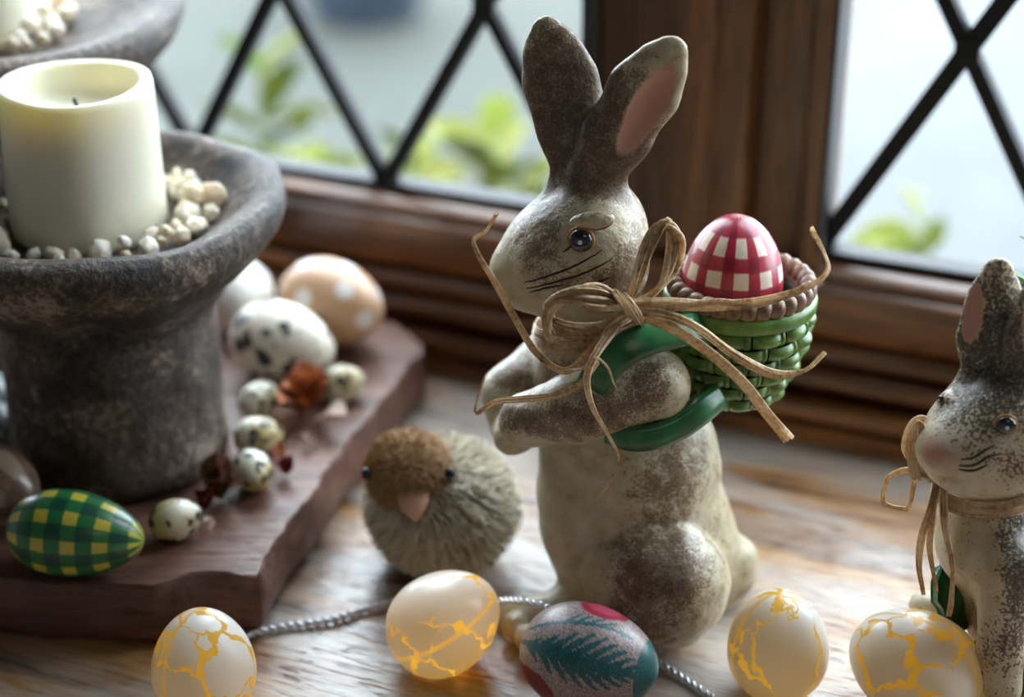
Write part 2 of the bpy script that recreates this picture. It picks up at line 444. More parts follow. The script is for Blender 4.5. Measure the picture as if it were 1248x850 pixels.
def garden_plant(x, y, h, n, spread, label):
    root = bpy.data.objects.new('garden_plant', None); COL.objects.link(root); root.location = (x, y, -.55)
    tag(root, label, 'plant', 'young plants outside the window')
    for s in range(max(2, n//4)):
        a = rr.uniform(0, 6.28); top = Vector((spread*.7*math.cos(a), spread*.5*math.sin(a), h*rr.uniform(.75, 1)))
        mid = top*.5 + Vector((rr.uniform(-.03, .03), rr.uniform(-.03, .03), .05))
        V, Fc = sweep(catmull([(0, 0, 0), mid, top], 5), circ(.004, 5), scale=lambda t: 1-.6*t, up=Vector((1, 0, 0)))
        mesh_obj('stalk', V, Fc, M['stalk'], root)
        for k in range(7):
            t = rr.uniform(.72, 1.02); p = (mid*(1-t)*2*t + top*t*t) if t < 1 else top
            o = bpy.data.objects.new('leaf', LEAF); COL.objects.link(o); o.parent = root; o.location = p
            o.rotation_euler = (rr.uniform(-.5, .9), rr.uniform(-.5, .5), rr.uniform(0, 6.28)); s_ = rr.uniform(.6, 1.25); o.scale = (s_, s_, s_)
for a in ((-.90, 1.52, .555, 16, .06, 'pale leafy plant outside the glass beside the front candle urn'),
          (-.785, 1.50, .545, 18, .06, 'yellow green plant outside the glass on the urn\'s side of the lattice joint'),
          (-.68, 1.52, .535, 22, .06, 'yellow green plant outside the glass directly behind the lattice joint at the sill'),
          (-.59, 1.49, .56, 28, .06, 'dense bright plant outside the glass next to the tall rabbit\'s forehead'),
          (-.20, 1.56, .535, 9, .07, 'sparse pale plant on the paving outside the other window')):
    garden_plant(*a)
# dark glazed planter on the lawn
pr = [(1e-4, 0), (.16, 0), (.18, .02), (.24, .26), (.26, .28), (.26, .31), (.24, .32), (.22, .31), (.20, .2), (1e-4, .19)]
V, Fc = lathe(pr, 40); pl = mesh_obj('garden_planter', V, Fc, simple('blue_black_glaze', (.03, .04, .06), .35))
pl.location = (-1.665, 3.33, -.53); pl.scale = (.62, .62, .62); tag(pl, 'dark blue-grey round planter on the lawn outside', 'planter')
# unseen panel added to go with the fill light above
fill_root = bpy.data.objects.new('added_fill_panel', None); COL.objects.link(fill_root); fill_root.location = (.85, -.5, 1.5)
tag(fill_root, 'added square white panel for the unseen fill light', 'lamp')
box('fill_housing', -.42, .42, -.42, .42, -.015, 0, M['plaster'], fill_root, .003)

# ================================================================== THE TALL RABBIT
def fur_paint(name, cream, brown, dark, fine=900., gloss=.42, spots=0., lo=.32, hi=.62, a1=1.5, a2=1.3):
    g = G(name); v = g.coord('Object')
    f = g.attr('fur'); n1 = g.noise(v, fine, 2, .6); n2 = g.noise(v, fine*.16, 4, .6)
    q = g.math('ADD', f, g.math('ADD', g.math('MULTIPLY', g.math('SUBTRACT', n1, .5), a1), g.math('MULTIPLY', g.math('SUBTRACT', n2, .5), a2)))
    k = g.ramp(q, [(lo, 0), (hi, 1)])
    tint = g.mix(g.ramp(n2, [(.35, 0), (.7, 1)]), cream, tuple(a*b for a, b in zip(cream, (.80, .68, .48))))
    c = g.mix(g.math('MULTIPLY', k, .9), tint, brown)
    c = g.mix(g.math('MULTIPLY', g.ramp(q, [(.88, 0), (1.4, 1)]), .75), c, dark)
    c = g.mix(g.attr('pink'), c, (.55, .27, .20))
    bmp = g.noise(v, 230, 4, .6); lump = g.noise(v, 52, 3, .5, .6)
    g.pbr(c, gloss, g.bump(g.math('ADD', g.math('ADD', bmp, g.math('MULTIPLY', lump, 3.2)), g.math('MULTIPLY', n1, .3)), .30, .0018), coat=.12, coat_r=.3); return g.m
M['rabbit'] = fur_paint('painted_rabbit_ceramic', (.52, .47, .35), (.15, .090, .050), (.045, .026, .015))
M['rabbit2'] = fur_paint('speckled_rabbit_ceramic', (.60, .53, .40), (.085, .062, .042), (.018, .015, .013), 620., lo=.40, hi=.58, a1=2.6, a2=.7)
M['black_paint'] = simple('black_brush_paint', (.012, .010, .010), .4)
M['eye'] = simple('glossy_eye_blue_black', (.006, .012, .022), .08, coat=1.)
M['iris'] = simple('amber_eye_rim', (.42, .20, .06), .35)
M['white_dot'] = simple('white_paint_dot', (.85, .85, .85), .4)
g = G('green_glaze'); nz = g.noise(g.coord('Object'), 60, 4)
g.pbr(g.ramp(nz, [(.35, (.010, .075, .022)), (.65, (.022, .16, .05))]), .28, coat=.4, coat_r=.15); M['green'] = g.m
g = G('basket_green'); nz = g.noise(g.coord('Object'), 90, 4)
g.pbr(g.ramp(nz, [(.35, (.05, .12, .018)), (.65, (.14, .26, .04))]), .38, coat=.25, coat_r=.25); M['basket'] = g.m
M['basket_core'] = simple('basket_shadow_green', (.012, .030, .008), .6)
g = G('basket_rim_brown'); nz = g.noise(g.coord('Object'), 140, 4)
g.pbr(g.ramp(nz, [(.35, (.10, .05, .028)), (.65, (.36, .22, .14))]), .45); M['rim'] = g.m
u = 1/2380.                                     # metres per unit of the measured outline

rab = empty('rabbit_figurine', (.08, .875, 0))
tag(rab, 'tall upright cream and brown ceramic rabbit carrying a green basket on its back', 'figurine')
F = Field((-.105, -.085, -.004), (.075, .085, .352), .0014)
# torso
F.f = F.cap((-0.0310, 0.0000, 0.1382), 86*u, (-0.0166, 0.0000, 0.0875), 106*u)
F.add(F.cap((-0.0166, 0.0000, 0.0875), 106*u, (-0.0080, 0.0000, 0.0380), 110*u), .012)
F.add(F.cap((-0.0080, 0.0000, 0.0380), 110*u, (-0.0080, 0.0000, 0.0073), 98*u), .012)
F.add(F.ell((-0.0465, -0.0120, 0.0614), (40*u, .034, 70*u)), .02)
F.add(F.cap((-0.0411, 0.0000, 0.1732), 50*u, (-0.0353, 0.0000, 0.1397), 66*u), .010)
# far arm, near arm, paws
F.add(F.cap((-0.0588, 0.0260, 0.1335), 42*u, (-0.0791, 0.0120, 0.1200), 38*u), .008)
F.add(F.cap((-0.0791, 0.0120, 0.1200), 38*u, (-0.0783, 0.0000, 0.1087), 32*u), .008)
F.add(F.cap((-0.0092, -0.0400, 0.1538), 45*u, (-0.0467, -0.0460, 0.1449), 41*u), .005)
F.add(F.cap((-0.0467, -0.0460, 0.1449), 41*u, (-0.0724, -0.0300, 0.1284), 34*u), .006)
F.add(F.ell((-0.0783, -0.0160, 0.1117), (28*u, .013, 24*u)), .006)
# haunches, tail, feet
F.add(F.ell((-0.0038, -0.0440, 0.0381), (92*u, .034, 88*u), (0, 10, 0)), .004)
F.add(F.ell((0.0023, 0.0400, -0.0130), (84*u, .028, 80*u)), .008)
F.add(F.cap((0.0195, 0.0000, 0.0354), 52*u, (0.0267, 0.0000, 0.0073), 48*u), .012)
F.add(F.ell((0.0421, 0.0000, 0.0171), (33*u, .017, 47*u), (0, 12, 0)), .006)
F.add(F.ell((0.0201, -0.0500, 0.0246), (19*u, .009, 20*u)), .004)
F.add(F.cap((-0.0441, -0.0300, 0.0101), 34*u, (-0.0685, -0.0340, 0.0091), 30*u), .010)
for c in ((-0.0765, -0.0440, 0.0087), (-0.0687, -0.0580, 0.0113), (-0.0800, -0.0300, 0.0063)):
    F.add(F.ell(c, (24*u, .0090, 20*u), (0, 20, 25)), .0015)
F.add(F.cap((-0.0075, -0.0500, 0.0056), 22*u, (-0.0362, -0.0560, 0.0109), 20*u), .005)
# soft folds in the glaze on belly and chest
F.f = F.f + .0007*np.sin(F.X*210+F.Z*160)*np.sin(F.Z*140-F.X*60+1.)*(F.Z < .15)
# head
F.add(F.ell((-0.0402, 0.0000, 0.2192), (69*u, .0345, 72*u)), .006)
F.add(F.ell((-0.0617, 0.0000, 0.2056), (58*u, .0285, 50*u), (0, 28, 0)), .022)
F.add(F.ell((-0.0808, 0.0000, 0.1983), (25*u, .0125, 24*u)), .012)
F.add(F.ell((-0.0691, 0.0000, 0.1886), (38*u, .018, 22*u)), .010)
F.add(F.ell((-0.0342, -0.0120, 0.2020), (50*u, .022, 44*u)), .014)
F.add(F.ell((-0.0329, 0.0120, 0.1909), (50*u, .022, 44*u)), .014)
F.add(F.ell((-0.0411, -0.0325, 0.2403), (27*u, .0045, 11*u), (0, -6, 0)), .004)         # brow
F.cut(F.ell((-0.0475, -0.0400, 0.2328), (19*u, .008, 16*u)), .004)                        # eye socket
F.cut(F.cap((-0.0910, 0.0040, 0.1890), 1.5*u, (-0.0734, -0.0240, 0.1935), 1.*u), .002)          # mouth line
# ears
def ear_chain(pts, ky):
    a = 9.
    for (p, r), (q, s) in zip(pts[:-1], pts[1:]):
        p = np.array(p); q = np.array(q)
        Ys = F.Y; F.Y = (F.Y-(p[1]+q[1])/2)*ky+(p[1]+q[1])/2
        d = F.cap(p, r, q, s)/1.6; F.Y = Ys
        a = F.smin(a, d, .008) if not np.isscalar(a) else d
    return a
F.add(ear_chain([((-0.0465, 0.0040, 0.2531), 34*u), ((-0.0500, 0.0060, 0.2762), 38*u), ((-0.0567, 0.0080, 0.2988), 38*u), ((-0.0612, 0.0100, 0.3148), 24*u), ((-0.0637, 0.0100, 0.3239), 9*u)], 2.6), .012)
F.add(ear_chain([((-0.0362, -0.0040, 0.2563), 30*u), ((-0.0288, -0.0080, 0.2750), 36*u), ((-0.0162, -0.0120, 0.2994), 37*u), ((-0.0071, -0.0140, 0.3153), 21*u), ((-0.0038, -0.0140, 0.3205), 9*u)], 2.4), .012)
F.cut(F.ell((-0.0144, -0.0285, 0.2958), (27*u, .0150, 88*u), (0, 27, -22)), .004)
F.f = np.maximum(F.f, -F.Z)
V, Q = F.mesh(); me = np_mesh('body', V, Q)
def gauss(V, c, r, depth=None):
    d = ((V[:, 0]-c[0])/r[0])**2 + ((V[:, 2]-c[2])/r[1])**2
    w = np.exp(-d)
    if depth is not None: w = w*np.clip((depth-V[:, 1])/.01+.5, 0, 1)
    return w
fur = .02 + 0*V[:, 0]
for c, rx, rz, a in (((-0.0537, 0.0000, 0.2953), 58, 85, 1.2), ((-0.0313, 0.0000, 0.2784), 50, 65, 1.2), ((-0.0430, 0.0000, 0.2569), 66, 42, 1.25), ((-0.0608, -0.0200, 0.2497), 46, 44, .85),
                     ((-0.0696, -0.0260, 0.2305), 45, 45, .55), ((-0.0230, -0.0300, 0.2103), 34, 50, .62), ((-0.0492, -0.0300, 0.2058), 60, 25, .45), ((-0.0192, -0.0200, 0.2389), 30, 50, .4),
                     ((-0.0056, -0.0600, 0.0591), 75, 42, .85), ((-0.0216, -0.0600, 0.0258), 75, 48, .78), ((0.0028, -0.0400, 0.0987), 65, 52, .62), ((0.0503, 0.0000, 0.0084), 16, 38, .5),
                     ((-0.0411, -0.0600, 0.1484), 68, 28, .78), ((-0.0133, -0.0600, 0.1644), 45, 38, .52), ((-0.0731, 0.0000, 0.1348), 60, 22, .72)):
    fur = fur + a*gauss(V, c, (rx*u, rz*u))
fur = np.clip(fur, 0, 1.15) - 1.25*gauss(V, (-0.0410, -0.0340, 0.2362), (42*u, 28*u)) - .5*gauss(V, (-0.0858, -0.0100, 0.1997), (26*u, 22*u))
belly = gauss(V, (-0.0504, 0.0000, 0.0460), (55*u, 95*u)); fur = np.clip(fur - .5*belly, 0, 1)
fur[V[:, 2] < .006] *= .6
attr(me, 'fur', fur)
dd = ((V-np.array((-0.0144, -0.0285, 0.2958)))@np.array(Euler((0, math.radians(27), math.radians(-22))).to_matrix()))/np.array((27*u, .0158, 88*u))
ins = np.sqrt((dd**2).sum(1))
pk = np.clip((1.08-ins)/.08, 0, 1); fur_in = np.where(ins < 1.1, 0, 1)
pk = np.maximum(pk, .55*np.exp(-(((V-np.array((-0.0892, 0.0000, 0.1923)))/np.array((14*u, .010, 9*u)))**2).sum(1)))
attr(me, 'pink', pk); fa = np.empty(len(V), np.float32); me.attributes['fur'].data.foreach_get('value', fa); me.attributes['fur'].data.foreach_set('value', (fa*np.clip(1-pk*1.1, 0, 1)).astype(np.float32))
obj('body', me, M['rabbit'], rab)
BV = bvh_of(me)
def painted_line(name, pts, r, mat, parent, bvh, off=0., n=8):
    P_ = [snap(bvh, p, off)[0] for p in catmull(pts, n)]
    V_, F_ = sweep(P_, circ(r, 6), scale=lambda t: .35+.65*math.sin(math.pi*min(1, t*.9+.08)))
    return mesh_obj(name, V_, F_, mat, parent)
for pts in ([(-0.0776, -0.0300, 0.2027), (-0.0616, -0.0400, 0.2123), (-0.0479, -0.0450, 0.2207), (-0.0334, -0.0450, 0.2289)], [(-0.0767, -0.0300, 0.1982), (-0.0577, -0.0450, 0.2089), (-0.0421, -0.0500, 0.2173), (-0.0262, -0.0450, 0.2237)],
            [(-0.0747, -0.0300, 0.1955), (-0.0675, -0.0400, 0.2003), (-0.0576, -0.0450, 0.2053)], [(-0.0417, -0.0450, 0.2080), (-0.0346, -0.0450, 0.2106), (-0.0291, -0.0450, 0.2128)]):
    painted_line('whisker', pts, .00062, M['black_paint'], rab, BV)
painted_line('brow_line', [(-0.0434, -0.0350, 0.2349), (-0.0378, -0.0350, 0.2336), (-0.0331, -0.0350, 0.2362), (-0.0327, -0.0330, 0.2409)], .0006, M['black_paint'], rab, BV)
painted_line('eye_corner_line', [(-0.0509, -0.0350, 0.2293), (-0.0537, -0.0350, 0.2262), (-0.0560, -0.0340, 0.2240)], .0006, M['black_paint'], rab, BV)
def eyeball(parent, c, r, bvh, nrm=None, flat=.55):
    p, n = snap(bvh, c, 0.)
    n = Vector(nrm).normalized() if nrm else n
    q = n.to_track_quat('Z', 'Y')
    def dome(name, rad, h, mat, par, off):
        prof = [(max(rad*math.cos(t), 1e-5), h*math.sin(t)) for t in [math.pi/2*k/8 for k in range(9)]]
        V_, F_ = lathe([(1e-5, -h*.6), (rad, -h*.3)]+prof, 28)
        o = mesh_obj(name, V_, F_, mat, par)
        return o
    e = dome('eye', r, r*flat, M['eye'], parent, 0); e.location = p + n*.0004; e.rotation_mode = 'QUATERNION'; e.rotation_quaternion = q
    rim_ = dome('eye_rim', r*1.22, r*.22, M['iris'], e, 0); rim_.location = (0, 0, -.0002)
    hl = dome('eye_glint', r*.20, r*.10, M['white_dot'], e, 0)
    # glint sits up and to the side on the dome
    hl.location = (r*.05, -r*.02, r*flat*.97)
    return e
eyeball(rab, (-0.0474, -0.0360, 0.2314), 14*u, BV, (-.22, -1, .18))

# ---- green shoulder straps (flat glazed bands)
def band(name, pts, w, th, mat, parent, up=Vector((0, -1, 0)), scale=None, n=10):
    sec = [(-w/2, -th/2), (-w/2*.92, th*.35), (-w/4, th*.5), (w/4, th*.5), (w/2*.92, th*.35), (w/2, -th/2)]
    V_, F_ = sweep(catmull(pts, n), sec, scale=scale, up=up); return mesh_obj(name, V_, F_, mat, parent)
band('strap', [(0.0214, -0.0260, 0.1781), (0.0078, -0.0380, 0.1840), (-0.0071, -0.0470, 0.1858), (-0.0207, -0.0530, 0.1834), (-0.0311, -0.0560, 0.1769), (-0.0389, -0.0560, 0.1660), (-0.0416, -0.0480, 0.1525)], 40*u, .006, M['green'], rab, Vector((-.1, -.80, .6)))
band('strap', [(-0.0314, -0.0500, 0.1339), (-0.0210, -0.0560, 0.1331), (-0.0100, -0.0560, 0.1335), (0.0024, -0.0530, 0.1370), (0.0136, -0.0480, 0.1427), (0.0245, -0.0360, 0.1460)], 34*u, .007, M['green'], rab, Vector((.1, -.95, .1)))

# ---- woven basket on its back
bk = bpy.data.objects.new('basket', None); COL.objects.link(bk); bk.parent = rab
BC = Vector((0.0372, 0.0000, 0.1886)); BB = Vector((0.0362, 0.0000, 0.1285)); HB = BC.z-BB.z
def brad(t): return .0362 + .0015*math.sin(math.pi*min(t*1.3, 1)) - .0125*max(0, t-.25)**1.5/.65
def bpt(t, a, off=0.):
    c = BC.lerp(BB, t); r = brad(t)+off
    return Vector((c.x+r*math.cos(a), c.y+r*math.sin(a), c.z))
prof_n = 14; V_, F_ = [], []
for j in range(prof_n+1):
    for k in range(48): V_.append(bpt(j/prof_n, 2*math.pi*k/48, -.0032))
for j in range(prof_n):
    for k in range(48): F_.append((j*48+k, (j+1)*48+k, (j+1)*48+(k+1) % 48, j*48+(k+1) % 48))
F_.append(tuple(range(prof_n*48, prof_n*48+48)))
for k in range(48): V_.append(bpt(.0, 2*math.pi*k/48, -.007))
for k in range(48): V_.append(bpt(.30, 2*math.pi*k/48, -.010))
b0 = (prof_n+1)*48
for k in range(48):
    F_.append((k, (k+1) % 48, b0+(k+1) % 48, b0+k)); F_.append((b0+k, b0+(k+1) % 48, b0+48+(k+1) % 48, b0+48+k))
F_.append(tuple(range(b0+95, b0+47, -1)))
mesh_obj('basket_body', V_, F_, M['basket_core'], bk)
def bulge(name, t0, t1, a0, a1, h, mat, parent, na=6, nt=4, base=-.0035, sink=.0):
    """a pillow-shaped strand lying on the basket's wall"""
    V_, F_ = [], []
    for i in range(na+1):
        for j in range(nt+1):
            s, t = i/na, j/nt
            e = (math.sin(math.pi*(.06+.88*s))**.45)*(math.sin(math.pi*(.08+.84*t))**.5)
            V_.append(bpt(t0+(t1-t0)*t, a0+(a1-a0)*s, base+h*e))
    for i in range(na):
        for j in range(nt):
            a = i*(nt+1)+j; F_.append((a, a+nt+1, a+nt+2, a+1)[::-1])
    return mesh_obj(name, V_, F_, mat, parent)
NA = 12; rows = 6; T0 = .15
for r in range(rows):
    t0 = T0 + (1-T0)*r/rows; t1 = T0 + (1-T0)*(r+1)/rows - .012
    for k in range(NA):
        a = 2*math.pi*(k + .5*(r % 2))/NA; da = 2*math.pi/NA
        bulge('woven_strand', t0+.004, t1, a+.16*da, a+da*.84+.08, .0058+.0008*random.random(), M['basket'], bk)
        bulge('basket_stake', t0-.006, t1+.006, a+da*.90, a+da*1.12, .0046, M['basket'], bk, 3, 3)
V_, F_ = [], []                                   # smooth top band
for k in range(64):
    a = 2*math.pi*k/64
    for (t, o) in ((.145, -.003), (.145, .001), (.12, .0024), (.06, .0030), (.015, .0024), (.0, .0005), (.0, -.003)): V_.append(bpt(t, a, o))
for k in range(64):
    for j in range(6): F_.append((k*7+j, ((k+1) % 64)*7+j, ((k+1) % 64)*7+j+1, k*7+j+1))
mesh_obj('top_band', V_, F_, M['basket'], bk)
NR = 30
for k in range(NR):                               # brown coiled rim
    a = 2*math.pi*(k+.5)/NR; c = bpt(0, a, -.0022); t = Vector((-math.sin(a), math.cos(a), 0))
    V_, F_ = egg_vf(.0050, .0125, 10, 7, 0)
    o = mesh_obj('rim_coil', V_, F_, M['rim'], bk)
    o.location = c + Vector((0, 0, .0028)); o.rotation_mode = 'QUATERNION'
    o.rotation_quaternion = (t*.45 + Vector((0, 0, 1))*.9 + Vector((math.cos(a), math.sin(a), 0))*.15).to_track_quat('Z', 'Y')
V_, F_ = [], []
for k in range(48):
    a = 2*math.pi*k/48
    for (t, o) in ((.06, -.0065), (.0, -.0075), (-.05, -.0045), (-.06, -.002), (-.02, .0005)): V_.append(bpt(t, a, o))
for k in range(48):
    for j in range(4): F_.append((k*5+j, k*5+j+1, ((k+1) % 48)*5+j+1, ((k+1) % 48)*5+j))
mesh_obj('rim_ring', V_, F_, M['rim'], bk)

# ---- gingham egg in the basket
def gingham(name, base, cross, square, nlon, freq, w=.42, off=0., soft=.03, z0=0.):
    g = G(name); s = g.n('SeparateXYZ', {0: g.n('TexCoord').outputs['Object']})
    wob = g.math('MULTIPLY', g.math('SUBTRACT', g.noise(g.coord('Object'), 90, 2), .5), .10)
    lon = g.math('ADD', g.math('MULTIPLY', g.math('ARCTAN2', s.outputs[1], s.outputs[0]), nlon/6.28318), off)
    lat = g.math('ADD', g.math('MULTIPLY', s.outputs[2], freq), z0)
    def stripe(v):
        f = g.math('ABSOLUTE', g.math('SUBTRACT', g.math('FRACT', g.math('ADD', v, wob)), .5))
        return g.n('MapRange', {0: f, 1: w*.5-soft, 2: w*.5+soft, 3: 0., 4: 1.}).outputs[0]     # 1 = painted stripe
    a, b = stripe(lon), stripe(lat)
    c = g.mix(g.math('MAXIMUM', a, b), square, base); c = g.mix(g.math('MULTIPLY', a, b), c, cross)
    nz = g.noise(g.coord('Object'), 260, 3); c = g.mix(g.ramp(nz, [(.35, .16), (.65, 0)]), c, tuple(k*.6 for k in base))
    g.pbr(c, .35, coat=.25, coat_r=.15); return g.m
M['red_egg'] = gingham('red_gingham_paint', (.42, .018, .045), (.24, .008, .028), (.82, .72, .60), 11, 65, .54, .18, z0=.1)
RE = Vector((0.0327, 0.0000, 0.1955))
egg('gingham_egg', .0258, .066, M['red_egg'], (.08+RE.x, .875, RE.z), (math.radians(-4), math.radians(2), 0), 'red and white gingham egg sitting in the green basket', k=.10)

# ---- raffia bow round its neck
g = G('straw_raffia'); v = g.coord('Object'); f1 = g.noise(v, 420, 3, .6); f2 = g.noise(v, 70, 3)
c = g.ramp(g.math('ADD', g.math('MULTIPLY', f1, .5), g.math('MULTIPLY', f2, .5)), [(.34, (.36, .21, .09)), (.47, (.72, .52, .30)), (.60, (.92, .78, .56))])
pb = g.pbr(c, .48, g.bump(f1, .5, .0008)); tr = g.n('BsdfTranslucent', {'Color': c})
mx = g.n('MixShader', {0: .34, 1: pb.outputs[0], 2: tr.outputs[0]}); g.t.links.new(mx.outputs[0], g.out.inputs[0]); M['raffia'] = g.m
rf = random.Random(11)
def raffia(name, pts, w, parent, jit=0., taper=.55, tw=.8, n=9, th=.0007):
    P_ = [Vector(p)+Vector((rf.uniform(-jit, jit), rf.uniform(-jit, jit), rf.uniform(-jit, jit)))*(0 if i in (0,) else 1) for i, p in enumerate(pts)]
    top = [(w*s, (w*.17)*(1 if i % 2 else -.5)) for i, s in enumerate((-.5, -.3, -.08, .12, .32, .5))]
    sec = top + [(a, b-th) for a, b in reversed(top)]
    ph = rf.uniform(0, 6.28); a0 = rf.uniform(-.5, .5)
    V_, F_ = sweep(catmull(P_, n), sec, scale=lambda t: (1-(1-taper)*t)*(1+.15*math.sin(9*t+ph)), twist=lambda t: a0+tw*math.sin(3.*t+ph))
    o = mesh_obj(name, V_, F_, M['raffia'], parent, False); return o
bow = empty('raffia_bow', (.08, .875, 0)); tag(bow, 'straw raffia bow with long loose tails tied round the tall rabbit\'s neck', 'bow')
for i in range(6):
    e = (i-2.5)
    raffia('bow_loop', [(a[0], a[1]+.002*e*(k % 3 == 1), a[2]+(.0015*e if 0 < k < 6 else 0)) for k, a in enumerate([(-0.0244, -0.0520, 0.2034), (-0.0390, -0.0560, 0.2106), (-0.0531, -0.0540, 0.2105), (-0.0624, -0.0480, 0.2015), (-0.0607, -0.0460, 0.1889), (-0.0487, -0.0500, 0.1873), (-0.0338, -0.0540, 0.1946), (-0.0244, -0.0520, 0.2025)])], .0042, bow, .0012, 1., .7)
for i in range(6):
    e = (i-2.5)
    raffia('bow_loop', [(a[0]+(.0010*e*(1 if k < 4 else -1) if 0 < k < 6 else 0), a[1]+.0015*e*(k % 3 == 1), a[2]+(.0008*e if 0 < k < 6 else 0)) for k, a in enumerate([(-0.0235, -0.0500, 0.2051), (-0.0199, -0.0500, 0.2173), (-0.0138, -0.0440, 0.2341), (-0.0071, -0.0400, 0.2418), (-0.0016, -0.0380, 0.2366), (-0.0025, -0.0420, 0.2224), (-0.0089, -0.0480, 0.2112), (-0.0211, -0.0500, 0.2024)])], .0030, bow, .0008, 1., .6)
for i in range(5):                                 # the knot
    x = (i-2)*.0017
    raffia('knot_wrap', [(p[0]+x, p[1], p[2]-x*.5) for p in [(-0.0270, -0.0460, 0.2076), (-0.0265, -0.0580, 0.2115), (-0.0239, -0.0620, 0.2082), (-0.0211, -0.0580, 0.2010), (-0.0194, -0.0460, 0.1934)]], .0036, bow, .0005, 1., .2)
for i in range(5):                                 # wraps round the neck
    a0 = []
    NC = Vector((-0.0409, 0.0000, 0.1651))
    for k in range(17):
        a = 2*math.pi*k/16
        a0.append((NC.x+.0272*math.cos(a), NC.y+.0262*math.sin(a), NC.z-.001+.0022*i-.004*math.sin(a)+.006*math.cos(a)))
    raffia('neck_wrap', a0, .0032, bow, .0004, 1., .3)
for pts, w, tp in (([(-0.0236, -0.0520, 0.2034), (-0.0044, -0.0540, 0.2057), (0.0175, -0.0530, 0.2043), (0.0417, -0.0500, 0.2051), (0.0640, -0.0440, 0.2102), (0.0736, -0.0400, 0.2171), (0.0708, -0.0380, 0.2267), (0.0644, -0.0380, 0.2384)], .0070, .8),
                   ([(-0.0228, -0.0520, 0.2025), (-0.0063, -0.0550, 0.2031), (0.0173, -0.0540, 0.2066), (0.0378, -0.0500, 0.2033), (0.0560, -0.0460, 0.2067), (0.0661, -0.0430, 0.2106)], .0045, .5),
                   ([(-0.0228, -0.0520, 0.2016), (-0.0043, -0.0580, 0.1957), (0.0147, -0.0600, 0.1834), (0.0333, -0.0560, 0.1641), (0.0472, -0.0520, 0.1440), (0.0595, -0.0500, 0.1278)], .0072, .9),
                   ([(-0.0228, -0.0520, 0.2021), (-0.0056, -0.0570, 0.2014), (0.0104, -0.0580, 0.1940), (0.0275, -0.0570, 0.1801), (0.0481, -0.0500, 0.1655), (0.0652, -0.0440, 0.1642), (0.0758, -0.0400, 0.1723)], .0050, .9),
                   ([(-0.0252, -0.0520, 0.2016), (-0.0308, -0.0580, 0.1940), (-0.0400, -0.0720, 0.1878), (-0.0438, -0.0760, 0.1766), (-0.0412, -0.0760, 0.1613), (-0.0327, -0.0720, 0.1436), (-0.0268, -0.0620, 0.1238), (-0.0313, -0.0600, 0.1083), (-0.0372, -0.0580, 0.0984)], .0042, .45),
                   ([(-0.0259, -0.0520, 0.2016), (-0.0330, -0.0540, 0.1929), (-0.0392, -0.0560, 0.1827), (-0.0447, -0.0580, 0.1734), (-0.0533, -0.0500, 0.1674)], .0050, .6),
                   ([(-0.0289, -0.0500, 0.1980), (-0.0408, -0.0560, 0.1827), (-0.0533, -0.0500, 0.1674), (-0.0673, -0.0400, 0.1713), (-0.0784, -0.0340, 0.1875), (-0.0881, -0.0300, 0.2058), (-0.0966, -0.0260, 0.2187), (-0.0990, -0.0240, 0.2266), (-0.0929, -0.0240, 0.2310), (-0.0876, -0.0240, 0.2401)], .0046, .85),
                   ([(-0.0390, -0.0700, 0.1832), (-0.0475, -0.0700, 0.1707), (-0.0606, -0.0580, 0.1574), (-0.0755, -0.0480, 0.1502), (-0.0891, -0.0360, 0.1422), (-0.0985, -0.0300, 0.1322), (-0.0972, -0.0280, 0.1426), (-0.0937, -0.0280, 0.1521)], .0040, .35),
                   ([(-0.0440, -0.0760, 0.1859), (-0.0395, -0.0800, 0.1897), (-0.0348, -0.0800, 0.1844), (-0.0317, -0.0780, 0.1758), (-0.0291, -0.0760, 0.1703)], .0014, .4)):
    raffia('raffia_tail', pts, w, bow, .0003, tp, .9)

# ================================================================== THE SMALL RABBIT
r2 = empty('rabbit_figurine', (.275, .80, 0))
tag(r2, 'small grey speckled ceramic rabbit with pink nose and green leaves at its feet', 'figurine')
F = Field((-.085, -.075, -.004), (.085, .075, .27), .0014); u2 = 1/2520.
F.f = F.cap((-0.0403, -0.0060, 0.1116), 50*u2, (-0.0387, -0.0100, 0.0902), 62*u2)
F.add(F.cap((-0.0355, -0.0060, 0.0876), 60*u2, (-0.0076, 0.0000, 0.0465), 88*u2), .012)
F.add(F.cap((-0.0076, 0.0000, 0.0465), 88*u2, (0.0103, 0.0050, 0.0095), 92*u2), .012)
F.add(F.cap((-0.0339, -0.0300, 0.0889), 40*u2, (-0.0345, -0.0400, 0.0475), 27*u2), .008)
F.add(F.cap((-0.0345, -0.0400, 0.0475), 27*u2, (-0.0328, -0.0460, 0.0281), 24*u2), .006)
F.add(F.cap((-0.0232, 0.0200, 0.0507), 36*u2, (-0.0443, 0.0200, 0.0291), 22*u2), .008)
F.add(F.ell((-0.0583, 0.0200, 0.0312), (22*u2, .008, 19*u2)), .006)
F.add(F.ell((-0.0365, 0.0000, 0.1562), (70*u2, .031, 66*u2)), .006)
F.add(F.ell((-0.0572, -0.0120, 0.1476), (52*u2, .023, 44*u2), (0, 22, 0)), .018)
F.add(F.ell((-0.0702, -0.0200, 0.1467), (27*u2, .011, 24*u2)), .012)
F.add(F.ell((-0.0542, -0.0160, 0.1344), (42*u2, .018, 24*u2)), .010)
F.add(F.ell((-0.0315, -0.0140, 0.1396), (50*u2, .020, 38*u2)), .012)
F.add(F.ell((-0.0662, -0.0040, 0.1661), (8*u2, .005, 11*u2)), .004)
F.cut(F.ell((-0.0459, -0.0400, 0.1728), (17*u2, .010, 15*u2)), .004)
F.cut(F.cap((-0.0780, -0.0240, 0.1428), 1.5*u2, (-0.0637, -0.0360, 0.1391), 1.*u2), .002)
